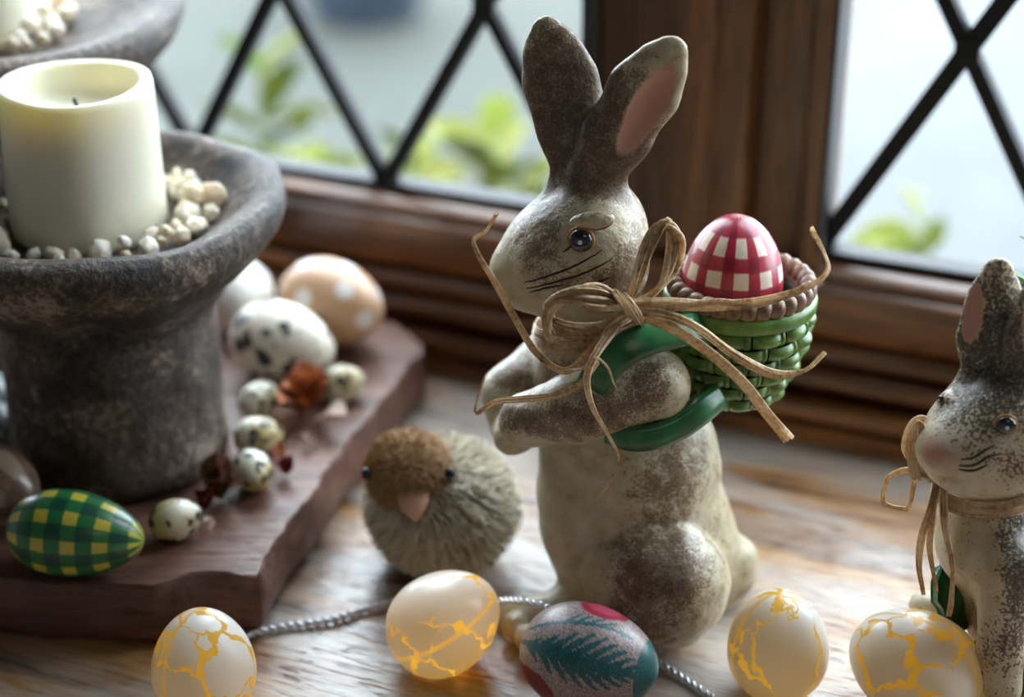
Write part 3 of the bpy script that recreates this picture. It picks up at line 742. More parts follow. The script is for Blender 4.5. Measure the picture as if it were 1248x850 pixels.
F.add(ear_chain([((-0.0446, 0.0040, 0.1793), 32*u2), ((-0.0469, 0.0060, 0.1959), 33*u2), ((-0.0462, 0.0080, 0.2145), 27*u2), ((-0.0464, 0.0080, 0.2295), 17*u2)], 2.2), .010)
F.add(ear_chain([((-0.0308, -0.0060, 0.1823), 26*u2), ((-0.0292, -0.0080, 0.2029), 30*u2), ((-0.0263, -0.0080, 0.2221), 26*u2), ((-0.0257, -0.0080, 0.2347), 16*u2)], 2.2), .010)
F.cut(F.ell((-0.0587, -0.0020, 0.2163), (15*u2, .008, 50*u2), (0, 12, 0)), .004)
F.cut(F.ell((-0.0315, -0.0200, 0.2153), (18*u2, .010, 60*u2), (0, 14, 0)), .004)
F.f = np.maximum(F.f, -F.Z)
V, Q = F.mesh(); me = np_mesh('body', V, Q)
fur = .05 + 0*V[:, 0]
for c, rx, rz, a in (((-0.0477, 0.0000, 0.2119), 60, 80, .50), ((-0.0250, 0.0000, 0.2033), 60, 80, .50), ((-0.0435, -0.0150, 0.1892), 70, 42, .55), ((-0.0656, -0.0200, 0.1700), 50, 40, .34), ((-0.0422, -0.0300, 0.1490), 48, 20, .42), ((-0.0540, -0.0250, 0.1771), 60, 60, .16),
                     ((-0.0289, -0.0400, 0.1003), 40, 70, .85), ((-0.0403, -0.0500, 0.0835), 32, 55, .45), ((-0.0397, -0.0500, 0.0547), 26, 40, .3), ((-0.0117, -0.0500, 0.0692), 60, 80, .6)):
    fur = fur + a*gauss(V, c, (rx*u2, rz*u2))
fur = np.clip(fur - .9*gauss(V, (-0.0496, 0.0000, 0.0862), (42*u2, 60*u2)) - .7*gauss(V, (-0.0686, -0.0300, 0.1422), (44*u2, 24*u2)), 0, 1)
pk = 1.0*np.exp(-(((V-np.array((-0.0763, -0.0300, 0.1526)))/np.array((20*u2, .009, 17*u2)))**2).sum(1))
pk = np.maximum(pk, np.clip((1.12-np.sqrt((((V-np.array((-0.0587, -0.0020, 0.2163)))/np.array((16*u2, .009, 52*u2)))**2).sum(1)))/.1, 0, 1))
pk = np.maximum(pk, np.clip((1.12-np.sqrt((((V-np.array((-0.0315, -0.0200, 0.2153)))/np.array((19*u2, .011, 62*u2)))**2).sum(1)))/.1, 0, 1))
attr(me, 'fur', fur*(1-pk)); attr(me, 'pink', np.clip(pk, 0, 1)); obj('body', me, M['rabbit2'], r2); BV2 = bvh_of(me)
eyeball(r2, (-0.0441, -0.0340, 0.1699), 12*u2, BV2, (-.15, -1, .15)); eyeball(r2, (-0.0691, -0.0060, 0.1677), 6*u2, BV2, (-1, -.35, .2))
for pts in ([(-0.0653, -0.0400, 0.1526), (-0.0586, -0.0400, 0.1544), (-0.0536, -0.0450, 0.1608), (-0.0486, -0.0450, 0.1635)], [(-0.0660, -0.0400, 0.1486), (-0.0580, -0.0400, 0.1495), (-0.0514, -0.0450, 0.1556), (-0.0440, -0.0450, 0.1569)],
            [(-0.0661, -0.0400, 0.1460), (-0.0584, -0.0400, 0.1460), (-0.0508, -0.0450, 0.1498)]):
    painted_line('whisker', pts, .0007, M['black_paint'], r2, BV2)
painted_line('eye_corner_line', [(-0.0405, -0.0350, 0.1730), (-0.0375, -0.0350, 0.1735), (-0.0340, -0.0340, 0.1716)], .0007, M['black_paint'], r2, BV2)
# glazed leaves at its feet
M['leaf_glaze'] = M['green']
def glaze_leaf(c, L, w, rot, par):
    n = 8; V_, F_ = [], []
    for i in range(n+1):
        t = i/n; ww = w*math.sin(math.pi*(t*.93+.05))**.7*(1+.10*(i % 2)); z = .35*L*math.sin(t*2.2)*.5
        for s in (-1, -.5, 0, .5, 1): V_.append((s*ww/2, t*L, z-.25*abs(s)*ww*(.5)+.0015*math.cos(s*9+i)))
    k = len(V_); V_ += [(x*.9, y, z-.005) for x, y, z in V_]
    for i in range(n):
        for j in range(4):
            a = i*5+j; F_.append((a, a+1, a+6, a+5)); F_.append((k+a+5, k+a+6, k+a+1, k+a))
    ring = [i*5 for i in range(n+1)]+[n*5+j for j in range(1, 5)]+[i*5+4 for i in range(n-1, -1, -1)]+[3, 2, 1]
    for a, b in zip(ring, ring[1:]+ring[:1]): F_.append((a, k+a, k+b, b))
    o = mesh_obj('leaf', V_, F_, M['leaf_glaze'], par); o.location = c; o.rotation_euler = rot; return o
for c, L, w, rot in (((-0.0453, -0.0120, 0.0383), .036, .026, (1.0, 0, .9)), ((-0.0507, -0.0120, 0.0348), .034, .024, (1.25, .3, .2)), ((-0.0397, -0.0080, 0.0405), .034, .026, (1.3, -.2, .1)), ((-0.0452, -0.0080, 0.0456), .026, .022, (1.1, 0, .6)),
                     ((-0.0245, -0.0450, 0.0213), .034, .024, (.7, 0, .9)), ((-0.0182, -0.0400, 0.0200), .036, .026, (.9, 0, .2)), ((-0.0155, -0.0450, 0.0213), .036, .026, (.7, 0, -.6))):
    glaze_leaf(c, L, w, rot, r2)
bow2 = empty('raffia_bow', (.275, .80, 0)); tag(bow2, 'pale straw raffia bow tied round the small rabbit\'s neck', 'bow')
for i in range(4):
    NC = Vector((-0.0411, -0.0060, 0.1219))
    raffia('neck_wrap', [(NC.x+.0262*math.cos(2*math.pi*k/16), NC.y+.0255*math.sin(2*math.pi*k/16), NC.z+.0020*i-.003+.004*math.cos(2*math.pi*k/16)) for k in range(17)], .003, bow2, .0003, 1., .2)
for pts, w, tp in (([(-0.0685, -0.0120, 0.1269), (-0.0769, -0.0080, 0.1315), (-0.0838, -0.0060, 0.1405), (-0.0826, -0.0060, 0.1523), (-0.0774, -0.0060, 0.1560), (-0.0748, -0.0080, 0.1498), (-0.0787, -0.0100, 0.1373), (-0.0700, -0.0120, 0.1255)], .0056, 1.),
                   ([(-0.0693, -0.0120, 0.1269), (-0.0799, -0.0080, 0.1292), (-0.0850, -0.0060, 0.1280), (-0.0910, -0.0060, 0.1233), (-0.0915, -0.0060, 0.1106), (-0.0827, -0.0080, 0.1081), (-0.0797, -0.0080, 0.1104), (-0.0788, -0.0100, 0.1303), (-0.0777, -0.0100, 0.1510)], .0030, .8),
                   ([(-0.0684, -0.0120, 0.1255), (-0.0752, -0.0160, 0.1385), (-0.0777, -0.0160, 0.1476), (-0.0803, -0.0120, 0.1575), (-0.0828, -0.0100, 0.1464), (-0.0784, -0.0100, 0.1257)], .0050, .9),
                   ([(-0.0688, -0.0140, 0.1258), (-0.0721, -0.0200, 0.1155), (-0.0755, -0.0240, 0.1016), (-0.0760, -0.0260, 0.0863), (-0.0724, -0.0280, 0.0708)], .0040, .6),
                   ([(-0.0688, -0.0140, 0.1258), (-0.0716, -0.0220, 0.1144), (-0.0718, -0.0240, 0.0969), (-0.0683, -0.0260, 0.0815), (-0.0661, -0.0280, 0.0722)], .0034, .5),
                   ([(-0.0682, -0.0240, 0.1309), (-0.0678, -0.0340, 0.1150), (-0.0638, -0.0400, 0.0956), (-0.0624, -0.0420, 0.0780), (-0.0625, -0.0420, 0.0674)], .0036, .7)):
    raffia('raffia_tail', pts, w, bow2, .0003, tp, .5)
# green sprig standing behind the small rabbit's shoulder
sp = empty('leafy_sprig', (0.3130, 0.8700, -0.0381)); sp.location.z = 0
tag(sp, 'green leafy sprig beside the small rabbit\'s ears', 'sprig')
o_ = Vector((0.3130, 0.8700, -0.0381)); o_.z = 0
LS = leaf_mesh('sprig_leaf', .030, .014, .3); LS.materials.append(simple('sprig_green', (.12, .30, .09), .45))
tips = [Vector(p)-o_ for p in [(0.2670, 0.8700, 0.1909), (0.2696, 0.8700, 0.1700), (0.2822, 0.8700, 0.1447), (0.2769, 0.8700, 0.2010)]]
tube('stalk', [(0, 0, 0), (.004, 0, .10), (.0, 0, .18), tips[3]], .0016, M['stalk'], sp)
for p, ry in zip(tips, (1.45, 1.75, 1.3, .6)):
    if p.x < tips[3].x-.001: tube('leaf_stalk', [(.001, 0, p.z-.030), (p.x*.5+.001, p.y*.5, p.z-.010), p], .0009, M['stalk'], sp, 6, 5)
    o = bpy.data.objects.new('leaf', LS); COL.objects.link(o); o.parent = sp; o.location = p; o.rotation_euler = (.15, .2, ry)

# ================================================================== SLAB, URNS AND CANDLES
ST = .038
front = [(-0.3880, 0.8468, 0.0380), (-0.2711, 0.8351, 0.0380), (-0.2438, 0.8297, 0.0380), (-0.2159, 0.8281, 0.0380), (-0.1892, 0.8289, 0.0380), (-0.1691, 0.8413, 0.0380), (-0.1525, 0.8413, 0.0380), (-0.1353, 0.8366, 0.0380)]
right = [(-0.1339, 0.8436, 0.0380), (-0.1262, 0.8809, 0.0380), (-0.1171, 0.9136, 0.0380), (-0.1073, 0.9500, 0.0380), (-0.0975, 0.9788, 0.0380), (-0.0876, 1.0132, 0.0380), (-0.0746, 1.0516, 0.0380), (-0.0655, 1.0774, 0.0380), (-0.0574, 1.0994, 0.0380), (-0.0596, 1.1113, 0.0380), (-0.0714, 1.1308, 0.0380), (-0.0802, 1.1521, 0.0380), (-0.0904, 1.1714, 0.0380), (-0.1014, 1.1766, 0.0380)]
outl = [(p[0], p[1]) for p in front+right] + [(-.13, 1.150), (-.26, 1.195), (-.42, 1.25), (-.62, 1.27), (-.66, .95)]
# keep the far edge clear of the window timber
def inside(x, y):
    wy = x*math.sin(YAW)+y*math.cos(YAW); lim = 1.028
    return (x, y-(wy-lim)/math.cos(YAW)) if wy > lim else (x, y)
outl = [inside(*p) for p in outl]
def dense(poly, step=.006):
    out = []
    for a, b in zip(poly, poly[1:]+poly[:1]):
        n = max(1, int(math.hypot(b[0]-a[0], b[1]-a[1])/step))
        out += [(a[0]+(b[0]-a[0])*k/n, a[1]+(b[1]-a[1])*k/n) for k in range(n)]
    return out
dp = dense(outl); n = len(dp); cx, cy = -.33, 1.02
sl_root = (-.33, 1.02, 0)
V_, F_ = [], []
levels = [(0., -.004), (.004, .0), (.014, .0025), (.024, .001), (.034, .0), (.0372, -.0004), (ST, -.0016)]
for (z, o) in levels:
    for i, (x, y) in enumerate(dp):
        a, b = dp[i-1], dp[(i+1) % n]; tx, ty = b[0]-a[0], b[1]-a[1]; l = math.hypot(tx, ty) or 1
        nx, ny = ty/l, -tx/l
        w = (.0008*math.sin(i*.9+z*150)+.0012*math.sin(i*.37+1.3)+.0007*math.sin(i*2.3+z*300))*(1 if z > .001 else .5)
        x2, y2 = inside(x+nx*(o+w), y+ny*(o+w))
        V_.append((x2-cx, y2-cy, z+(.0006*math.sin(i*1.7) if .03 < z < ST else 0)))
m = len(levels)
for j in range(m-1):
    for i in range(n): F_.append((j*n+i, j*n+(i+1) % n, (j+1)*n+(i+1) % n, (j+1)*n+i))
bm = bmesh.new(); bv = [bm.verts.new(v) for v in V_]
for f in F_: bm.faces.new([bv[i] for i in f])
top = bm.faces.new([bv[(m-1)*n+i] for i in range(n)]); bot = bm.faces.new([bv[i] for i in range(n-1, -1, -1)])
bmesh.ops.triangulate(bm, faces=[top, bot]); bmesh.ops.recalc_face_normals(bm, faces=bm.faces[:])
for f in bm.faces: f.normal_update()
TOPF = [i for i, f in enumerate(bm.faces) if abs(f.normal.z) > .9]
slab = obj('wooden_slab', bm_mesh('wooden_slab', bm), M['slab'])
for i in TOPF: slab.data.polygons[i].use_smooth = False
place(slab, sl_root)
tag(slab, 'thick reddish brown live-edge wooden slab under the candle bowls and eggs', 'board')

def urn(loc, H_, label, seed, K_=1.):
    s = H_/.162
    bz = lambda z: z*s
    prof = [(1e-4, 0), (.058, 0), (.0625, .003), (.064, .010), (.0625, .03), (.0615, .06), (.0618, .085), (.0632, .099), (.0665, .107), (.0705, .1085), (.0700, .1125), (.0760, .118), (.085, .126),
            (.0945, .1355), (.1020, .146), (.1052, .1555), (.1040, .163), (.1000, .1665), (.0950, .1665), (.0880, .1640), (.078, .156), (.068, .150), (.056, .1465), (.03, .145), (1e-4, .145)]
    prof = [(r*(1.04 if K_ > 1 and z < .12 else K_), bz(z) if z < .099 else H_-.162+z) for r, z in prof]
    rs = random.Random(seed); ph = [rs.uniform(0, 6.28) for _ in range(8)]
    def wob(a, r, z):
        k = min(1, r/.05)
        return (k*(.0012*math.sin(2*a+ph[0])+.0008*math.sin(5*a+ph[1])+.0006*math.sin(9*a+z*90+ph[2])), k*(.0012*math.sin(3*a+ph[3])+.0007*math.sin(7*a+ph[4]))*(z > .1))
    pr2 = []
    for a, b in zip(prof[:-1], prof[1:]):
        q = max(1, int(math.hypot(b[0]-a[0], b[1]-a[1])/.006)); pr2 += [(a[0]+(b[0]-a[0])*t/q, a[1]+(b[1]-a[1])*t/q) for t in range(q)]
    V_, F_ = lathe(pr2+[prof[-1]], 96, wob); o = mesh_obj('candle_urn', V_, F_, M['stone']); place(o, loc)
    return tag(o, label, 'candle holder', 'stone candle urns')
def candle(loc, R, H_, label):
    root = empty('pillar_candle', loc); tag(root, label, 'candle', 'ivory pillar candles')
    prof = [(1e-4, 0), (R*1.0, 0), (R*1.015, .004), (R*1.0, .03), (R*.985, H_-.010), (R*.975, H_-.004), (R*.955, H_-.0008), (R*.90, H_), (R*.83, H_-.0010), (R*.795, H_-.004), (R*.77, H_-.012), (R*.70, H_-.017), (R*.5, H_-.021), (1e-4, H_-.022)]
    V_, F_ = lathe(prof, 64, lambda a, r, z: (.0004*math.sin(3*a), .0007*math.sin(2*a+1)*(z > H_-.012))); mesh_obj('wax_body', V_, F_, M['wax'], root)
    tube('wick', [(0, 0, H_-.024), (.0005, 0, H_-.016), (-.001, 0, H_-.010)], .0011, M['wick'], root, 6, 4, up=Vector((1, 0, 0)))
    return root
U1 = (-.231, .967); U2 = (-.338, 1.118)
urn((U1[0], U1[1], ST), .162, 'squat dark mottled stone urn holding the whole candle beside the green checked egg', 2)
urn((U2[0], U2[1], ST), .225, 'taller dark stone urn standing behind the front candle', 5, 1.31)
candle((U1[0]-.004, U1[1], ST+.1455), .0425, .085, 'ivory pillar candle with sunken top and black wick in the front urn')
candle((U2[0]+.006, U2[1]+.004, ST+.2085), .0425, .09, 'ivory pillar candle standing in the taller urn behind')
def pebble_mesh(seed):
    rs = random.Random(seed); bm = bmesh.new(); bmesh.ops.create_icosphere(bm, subdivisions=1, radius=1)
    k = [Vector((rs.uniform(-1, 1), rs.uniform(-1, 1), rs.uniform(-1, 1))).normalized() for _ in range(7)]
    for v in bm.verts:
        v.co *= 1+rs.uniform(-.26, .16)
    bmesh.ops.bevel(bm, geom=bm.edges[:], offset=.10, segments=1, affect='EDGES'); me = bm_mesh('pebble', bm); me.materials.append(M['quartz']); return me
PM = [pebble_mesh(s) for s in range(5)]
rp = random.Random(21)
def pebbles(cx, cy, zf, spots, label, grp):
    for (x, y, z, r) in spots:
        o = bpy.data.objects.new('quartz_pebble', rp.choice(PM)); COL.objects.link(o)
        place(o, (cx+x, cy+y, zf+z+r*.75), (rp.uniform(0, 6), rp.uniform(0, 6), rp.uniform(0, 6)))
        o.scale = (r*rp.uniform(.9, 1.2), r*rp.uniform(.85, 1.1), r*rp.uniform(.7, .95)); tag(o, 'cream quartz pebble lying on top of other pebbles in '+label if z > .006 else 'cream quartz pebble on the floor of '+label, 'pebble', grp+(' upper layer' if z > .006 else ''))
def ring_spots(ranges, seed):
    rs = random.Random(seed); out = []
    for a0, a1, r0, r1, cnt, zz in ranges:
        tries = 0; k = 0
        while k < cnt and tries < 400:
            tries += 1
            a = math.radians(rs.uniform(a0, a1)); rr_ = rs.uniform(r0, r1); r = rs.choice((.0048, .006, .0072, .0092))*rs.uniform(.9, 1.1)
            p = (rr_*math.cos(a), rr_*math.sin(a), zz + max(0, rr_-.056)*.25, r)
            if all(math.dist(p[:3], q[:3]) > .8*(r+q[3]) for q in out): out.append(p); k += 1
    return out
pebbles(U1[0], U1[1], ST+.1465, ring_spots([(-20, 60, .050, .066, 14, 0), (-110, -20, .051, .062, 13, 0), (-185, -110, .051, .062, 9, 0), (0, 50, .052, .062, 9, .009), (-65, 0, .052, .058, 5, .007), (60, 175, .051, .064, 12, 0)], 4), 'the front candle urn', 'pebbles in the front urn')
pebbles(U2[0]+.006, U2[1]+.004, ST+.2095, ring_spots([(-25, 60, .040, .062, 11, 0), (-110, -25, .046, .064, 9, 0), (0, 60, .046, .058, 5, .009)], 6), 'the taller candle urn', 'pebbles in the taller urn')

# ================================================================== EGGS ON THE SLAB
def blotch(name, base, spot, scale, lo, hi, rough=.35, second=None, dist=.6):
    g = G(name); v = g.n('TexCoord').outputs['Object']; rnd_ = g.n('ObjectInfo').outputs['Random']
    vv = g.n('VectorMath', {0: v, 1: g.n('CombineXYZ', {0: rnd_, 1: rnd_, 2: rnd_}).outputs[0]}, operation='ADD').outputs[0]
    wv = g.n('VectorMath', {0: vv, 1: g.n('VectorMath', {0: g.n('TexNoise', {'Vector': vv, 'Scale': scale*2.}).outputs['Color'], 'Scale': .5/scale}, operation='SCALE').outputs[0]}, operation='ADD').outputs[0]
    vd = g.n('TexVoronoi', {'Vector': wv, 'Scale': scale*1.6}, feature='F1').outputs['Distance']
    big = g.ramp(g.noise(vv, scale*.7, 2, .5), [(lo-.20, .15), (hi, .56)])
    k = g.n('MapRange', {0: g.math('SUBTRACT', big, vd), 1: -.03, 2: .03, 3: 0., 4: 1.}).outputs[0]
    c = base
    if second: c = g.mix(g.ramp(g.noise(vv, scale*.35, 2, .5), [(.45, 0), (.6, 1)]), base, second)
    c = g.mix(k, c, spot); k2 = g.ramp(g.noise(vv, scale*3.5, 2, .6), [(.64, 0), (.70, .8)]); c = g.mix(k2, c, spot)
    g.pbr(c, rough, coat=.2, coat_r=.2, sss=.05, sss_r=(.004, .003, .002), sss_s=1.); return g.m
M['quail'] = blotch('quail_shell', (.62, .60, .47), (.035, .030, .024), 95, .54, .60, .35, (.45, .34, .13))
M['spotted'] = blotch('black_spotted_shell', (.74, .69, .58), (.045, .040, .038), 58, .545, .59, .4)
M['pale'] = blotch('pale_blue_speckled_shell', (.55, .62, .62), (.05, .055, .06), 90, .57, .63, .4)
M['white'] = simple('matt_white_shell', (.74, .72, .68), .5)
M['green_egg'] = gingham('green_gingham_paint', (.020, .17, .045), (.008, .065, .040), (.62, .50, .06), 9, 62, .46, .1, z0=.30)
M['brown_egg'] = gingham('brown_striped_paint', (.16, .095, .06), (.10, .06, .04), (.30, .22, .16), 5, 30, .5)
g = G('polka_dot_shell'); v = g.n('TexCoord').outputs['Object']
vo = None
for q in range(16):                                     # evenly spread dots on the shell
    zq = -1+2*(q+.5)/16; aq = 2.39996*q; rq = math.sqrt(1-zq*zq)
    dq = g.n('VectorMath', {0: v, 1: (.0285*rq*math.cos(aq), .0285*rq*math.sin(aq), .038*zq)}, operation='DISTANCE').outputs['Value']
    vo = dq if vo is None else g.math('MINIMUM', vo, dq)
g.pbr(g.mix(g.n('MapRange', {0: vo, 1: .0058, 2: .0068, 3: 1., 4: 0.}).outputs[0], (.60, .36, .21), (.82, .78, .74)), .42, coat=.15); M['polka'] = g.m
LY = math.radians(90)                       # lay the egg on its side
def lie(az, tilt=0.): return (0, LY-math.radians(tilt), math.radians(az))
egg('checked_egg', .0230, .0740, M['green_egg'], (-0.2302, 0.8424, 0.0610), (math.radians(0), math.radians(92), math.radians(-8)), 'green egg with painted yellow squares on the slab', k=.16)
egg('spotted_egg', .0258, .0740, M['spotted'], (-0.1440, 1.0588, 0.0640), lie(-33), 'large cream egg with black spots on the slab', k=.12)
egg('polka_egg', .0285, .0760, M['polka'], (-0.1178, 1.1110, 0.0670), lie(-34), 'tan egg with white polka dots on the slab', k=.12)
egg('white_egg', .0240, .0600, M['white'], (-0.1817, 1.1304, 0.0625), lie(-75), 'plain white egg behind the black-spotted egg', k=.12)
egg('striped_egg', .0240, .0640, M['brown_egg'], (-0.2879, 0.8909, 0.0625), lie(-30), 'dark brown striped egg beside the green checked egg', k=.12)
for (p, az, lb) in (((-0.1536, 1.0110, 0.0495), 60, 'speckled quail egg touching the urn beside the orange dried flower'), ((-0.1493, 0.9666, 0.0495), 20, 'speckled quail egg in the middle of the three beside the urn'),
                    ((-0.1477, 0.9260, 0.0495), -70, 'speckled quail egg with ochre underside beside the dark red bud'), ((-0.1834, 0.8744, 0.0495), 30, 'darker speckled quail egg next to the green checked egg'), ((-0.1054, 1.0333, 0.0495), 15, 'speckled quail egg resting against the large black-spotted egg')):
    egg('quail_egg', .0118, .0300, M['quail'], p, lie(az), lb, 'egg', 'quail eggs on the slab', n=28, m=20)
egg('pale_egg', .0125, .034, M['pale'], (-0.3149, 1.0145, 0.0510), lie(-80), 'pale blue speckled egg behind the urn, further of two', 'egg', 'pale blue speckled eggs', n=28, m=20)
egg('pale_egg', .0125, .034, M['pale'], (-0.3045, 0.9757, 0.0510), lie(-70), 'pale blue speckled egg behind the urn, nearer of two', 'egg', 'pale blue speckled eggs', n=28, m=20)

# ---- dried petals and buds
rd = random.Random(5)
def petal_mat(name, a, b):
    g = G(name); nz = g.noise(g.coord('Object'), 300, 3); c = g.ramp(nz, [(.35, a), (.65, b)]); d = g.pbr(c, .6); t = g.n('BsdfTranslucent', {'Color': c})
    mx = g.n('MixShader', {0: .3, 1: d.outputs[0], 2: t.outputs[0]}); g.t.links.new(mx.outputs[0], g.out.inputs[0]); return g.m
M['pet_o'] = petal_mat('dried_orange_petal', (.25, .06, .015), (.55, .17, .05)); M['pet_b'] = petal_mat('dried_brown_petal', (.09, .035, .02), (.26, .12, .06))
M['pet_r'] = petal_mat('dried_red_petal', (.10, .012, .010), (.24, .04, .025)); M['pet_p'] = petal_mat('pale_dried_petal', (.55, .38, .30), (.70, .55, .46))
PETM = {k: leaf_mesh('petal', .020, .014, .9, 6, .0005) for k in ('pet_o', 'pet_b', 'pet_r', 'pet_p')}
for k, me in PETM.items(): me.materials.append(M[k]); me.shade_smooth()
def flower(name, loc, mk, cnt, s, label, cat='dried flower', group=None):
    root = empty(name, loc); tag(root, label, cat, group)
    for i in range(cnt):
        o = bpy.data.objects.new('petal', PETM[mk]); COL.objects.link(o); o.parent = root
        o.rotation_euler = (rd.uniform(.25, 1.1), rd.uniform(-.3, .3), 6.28*i/cnt+rd.uniform(-.4, .4)); sc = s*rd.uniform(.7, 1.1); o.scale = (sc, sc, sc); o.location = (0, 0, .002)
    return root
def petal(loc, mk, s, rz, label, grp, tilt=.1):
    o = bpy.data.objects.new('dried_petal', PETM[mk]); COL.objects.link(o); place(o, loc, (tilt, rd.uniform(-.2, .2), rz)); o.scale = (s, s, s); tag(o, label, 'petal', grp); return o
flower('dried_flower', (-0.1294, 1.0132, 0.0380), 'pet_o', 9, 1.35, 'crumpled orange dried flower between the quail eggs')
flower('dried_flower', (-0.1387, 0.9739, 0.0380), 'pet_b', 6, 1.0, 'brown shrivelled dried flower below the orange one')
flower('dried_bud', (-0.1305, 0.9388, 0.0380), 'pet_r', 6, .55, 'small dark red dried bud alone on the slab')
flower('dried_flower', (-0.1643, 0.9118, 0.0380), 'pet_b', 8, 1.15, 'brown dried flower beside the urn foot and quail eggs')
flower('dried_flower', (-0.1719, 0.9004, 0.0380), 'pet_r', 5, .7, 'dark red dried flower against the urn foot')
petal((-0.1178, 1.0033, 0.0395), 'pet_p', 1.3, -2.2, 'single pale pink dried petal beside the orange flower', None)
petal((-0.1704, 0.8719, 0.0400), 'pet_p', .55, -1.2, 'small pale dried petal in front of the darker quail egg', None, .3)
petal((-0.1650, 0.8786, 0.0400), 'pet_p', .4, .6, 'tiny pale dried petal chip beside the small pale petal', None, .3)
petal((-0.1149, 0.9713, 0.0395), 'pet_b', .6, 1.2, 'thin brown dried petal below the pale pink petal', None)
petal((-0.1343, 0.9569, 0.0395), 'pet_o', .6, .5, 'small orange dried petal above the dark red bud', None, .3)
petal((-0.1601, 0.9227, 0.0395), 'pet_p', .6, 2.0, 'pale brown dried petal leaning by the ochre quail egg', None, .6)

# ================================================================== STRAW CHICK
ck = Vector((-0.0436, 0.9098, 0.0360)); chick = empty('straw_chick', (ck.x, ck.y, 0)); tag(chick, 'fluffy straw bristle chick with brown head and pink beak', 'chick')
g = G('straw_bristle'); c = g.mix(.0, g.attr('tone', 'Color'), (.5, .4, .3)); d = g.pbr(c, .7); t = g.n('BsdfTranslucent', {'Color': c})
mx = g.n('MixShader', {0: .25, 1: d.outputs[0], 2: t.outputs[0]}); g.t.links.new(mx.outputs[0], g.out.inputs[0]); M['bristle'] = g.m
M['chick_core'] = simple('brown_straw_core', (.20, .14, .085), .9); M['chick_head'] = simple('brown_fuzz_core', (.24, .13, .055), .9)
M['beak'] = simple('pink_beak', (.58, .33, .24), .45); M['bead_eye'] = simple('black_bead', (.006, .006, .007), .15)
BCn = Vector((.004, .004, .037)); BRd = Vector((.040, .043, .032))
HC = Vector((-0.0569, 0.9070, 0.0560))-Vector((ck.x, ck.y, 0)); HC.y -= .006; HC.z += .009; HR = Vector((.0235, .0225, .0225))
def ellip(name, c, r, mat, parent, seg=28):
    bm = bmesh.new(); bmesh.ops.create_uvsphere(bm, u_segments=seg, v_segments=seg//2, radius=1)
    for v in bm.verts: v.co = (c[0]+v.co.x*r[0], c[1]+v.co.y*r[1], c[2]+v.co.z*r[2])
    return obj(name, bm_mesh(name, bm), mat, parent)
ellip('body_core', BCn, BRd*.9, M['chick_core'], chick); ellip('head', HC, HR*.96, M['chick_head'], chick)
def bristles(name, samples, mat, parent):
    V_, F_, T_ = [], [], []
    for (p, d, L, r, col) in samples:
        d = d.normalized(); a = d.orthogonal().normalized(); b = d.cross(a); k = len(V_)
        for (q, rr_) in ((p, r), (p+d*L*.6, r*.9), (p+d*L, r*.5)):
            for j in range(3):
                an = 2.094*j; V_.append(q+(a*math.cos(an)+b*math.sin(an))*rr_); T_.append(col)
        for s in (0, 3):
            for j in range(3): F_.append((k+s+j, k+s+(j+1) % 3, k+s+3+(j+1) % 3, k+s+3+j))
        F_.append((k+6, k+7, k+8))
    me = bpy.data.meshes.new(name); me.from_pydata(V_, [], F_); me.update(); cattr(me, 'tone', T_)
    o = obj(name, me, mat, parent, False); o['kind'] = 'stuff'; return o
rb = random.Random(9); smp = []
def sph():
    z = rb.uniform(-1, 1); a = rb.uniform(0, 6.2832); q = math.sqrt(1-z*z); return Vector((q*math.cos(a), q*math.sin(a), z))
while len(smp) < 6500:
    s = sph()
    if s.z < -.75: continue
    p = BCn + Vector((s.x*BRd.x, s.y*BRd.y, s.z*BRd.z))*.86
    away = (p-HC-Vector((0, .004, .004))); away.normalize()
    nrm = Vector((s.x/BRd.x, s.y/BRd.y, s.z/BRd.z)).normalized()
    fr_ = max(0, min(1, (-(p.y-BCn.y)/BRd.y+.25)))
    d = nrm*(.85-.45*fr_) + away*(.45+.5*fr_) + sph()*.16
    if d.z < -.2 and p.z < .018: d.z = -.1
    L = rb.uniform(.006, .012)*(1+.35*fr_); t = rb.random()
    col = Vector((.68, .60, .46)).lerp(Vector((.96, .92, .80)), t)
    if rb.random() < .16: col = col*.55
    e = p+d.normalized()*L
    if e.z < .0008: continue
    smp.append((p, d, L, rb.uniform(.0005, .0010), tuple(col)))
bristles('bristles', smp, M['bristle'], chick)
smp = []
while len(smp) < 5500:
    s = sph(); p = HC+Vector((s.x*HR.x, s.y*HR.y, s.z*HR.z))*.92
    if p.y > BCn.y+.01 and p.z < BCn.z: continue
    d = s*.55 + Vector((0, .35, -.55))*(.7) + sph()*.22
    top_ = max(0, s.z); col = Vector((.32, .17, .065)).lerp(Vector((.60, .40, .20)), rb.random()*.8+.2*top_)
    smp.append((p, d, rb.uniform(.0035, .006), rb.uniform(.00022, .0004), tuple(col)))
bristles('head_fuzz', smp, M['bristle'], chick)
bd = Vector((.14, -.93, -.30)).normalized(); bp = HC + Vector((bd.x*HR.x, bd.y*HR.y, bd.z*HR.z))*.90
def beak(name, base, d, L, w, h, mat):
    q = d.to_track_quat('Y', 'Z'); V_, F_ = [], []; nn = 7
    for i in range(nn+1):
        t = i/nn; ww = w*(1-t**1.7)*1.0+.0008; hh = h*(1-t**1.5)+.0006; dz = -.0035*t*t
        for k in range(12):
            a = 2*math.pi*k/12; V_.append(base + q @ Vector((ww*math.cos(a), t*L, hh*math.sin(a)+dz)))
    for i in range(nn):
        for k in range(12): F_.append((i*12+k, i*12+(k+1) % 12, (i+1)*12+(k+1) % 12, (i+1)*12+k))
    F_.append(tuple(range(nn*12, nn*12+12))); return mesh_obj(name, V_, F_, mat, chick)
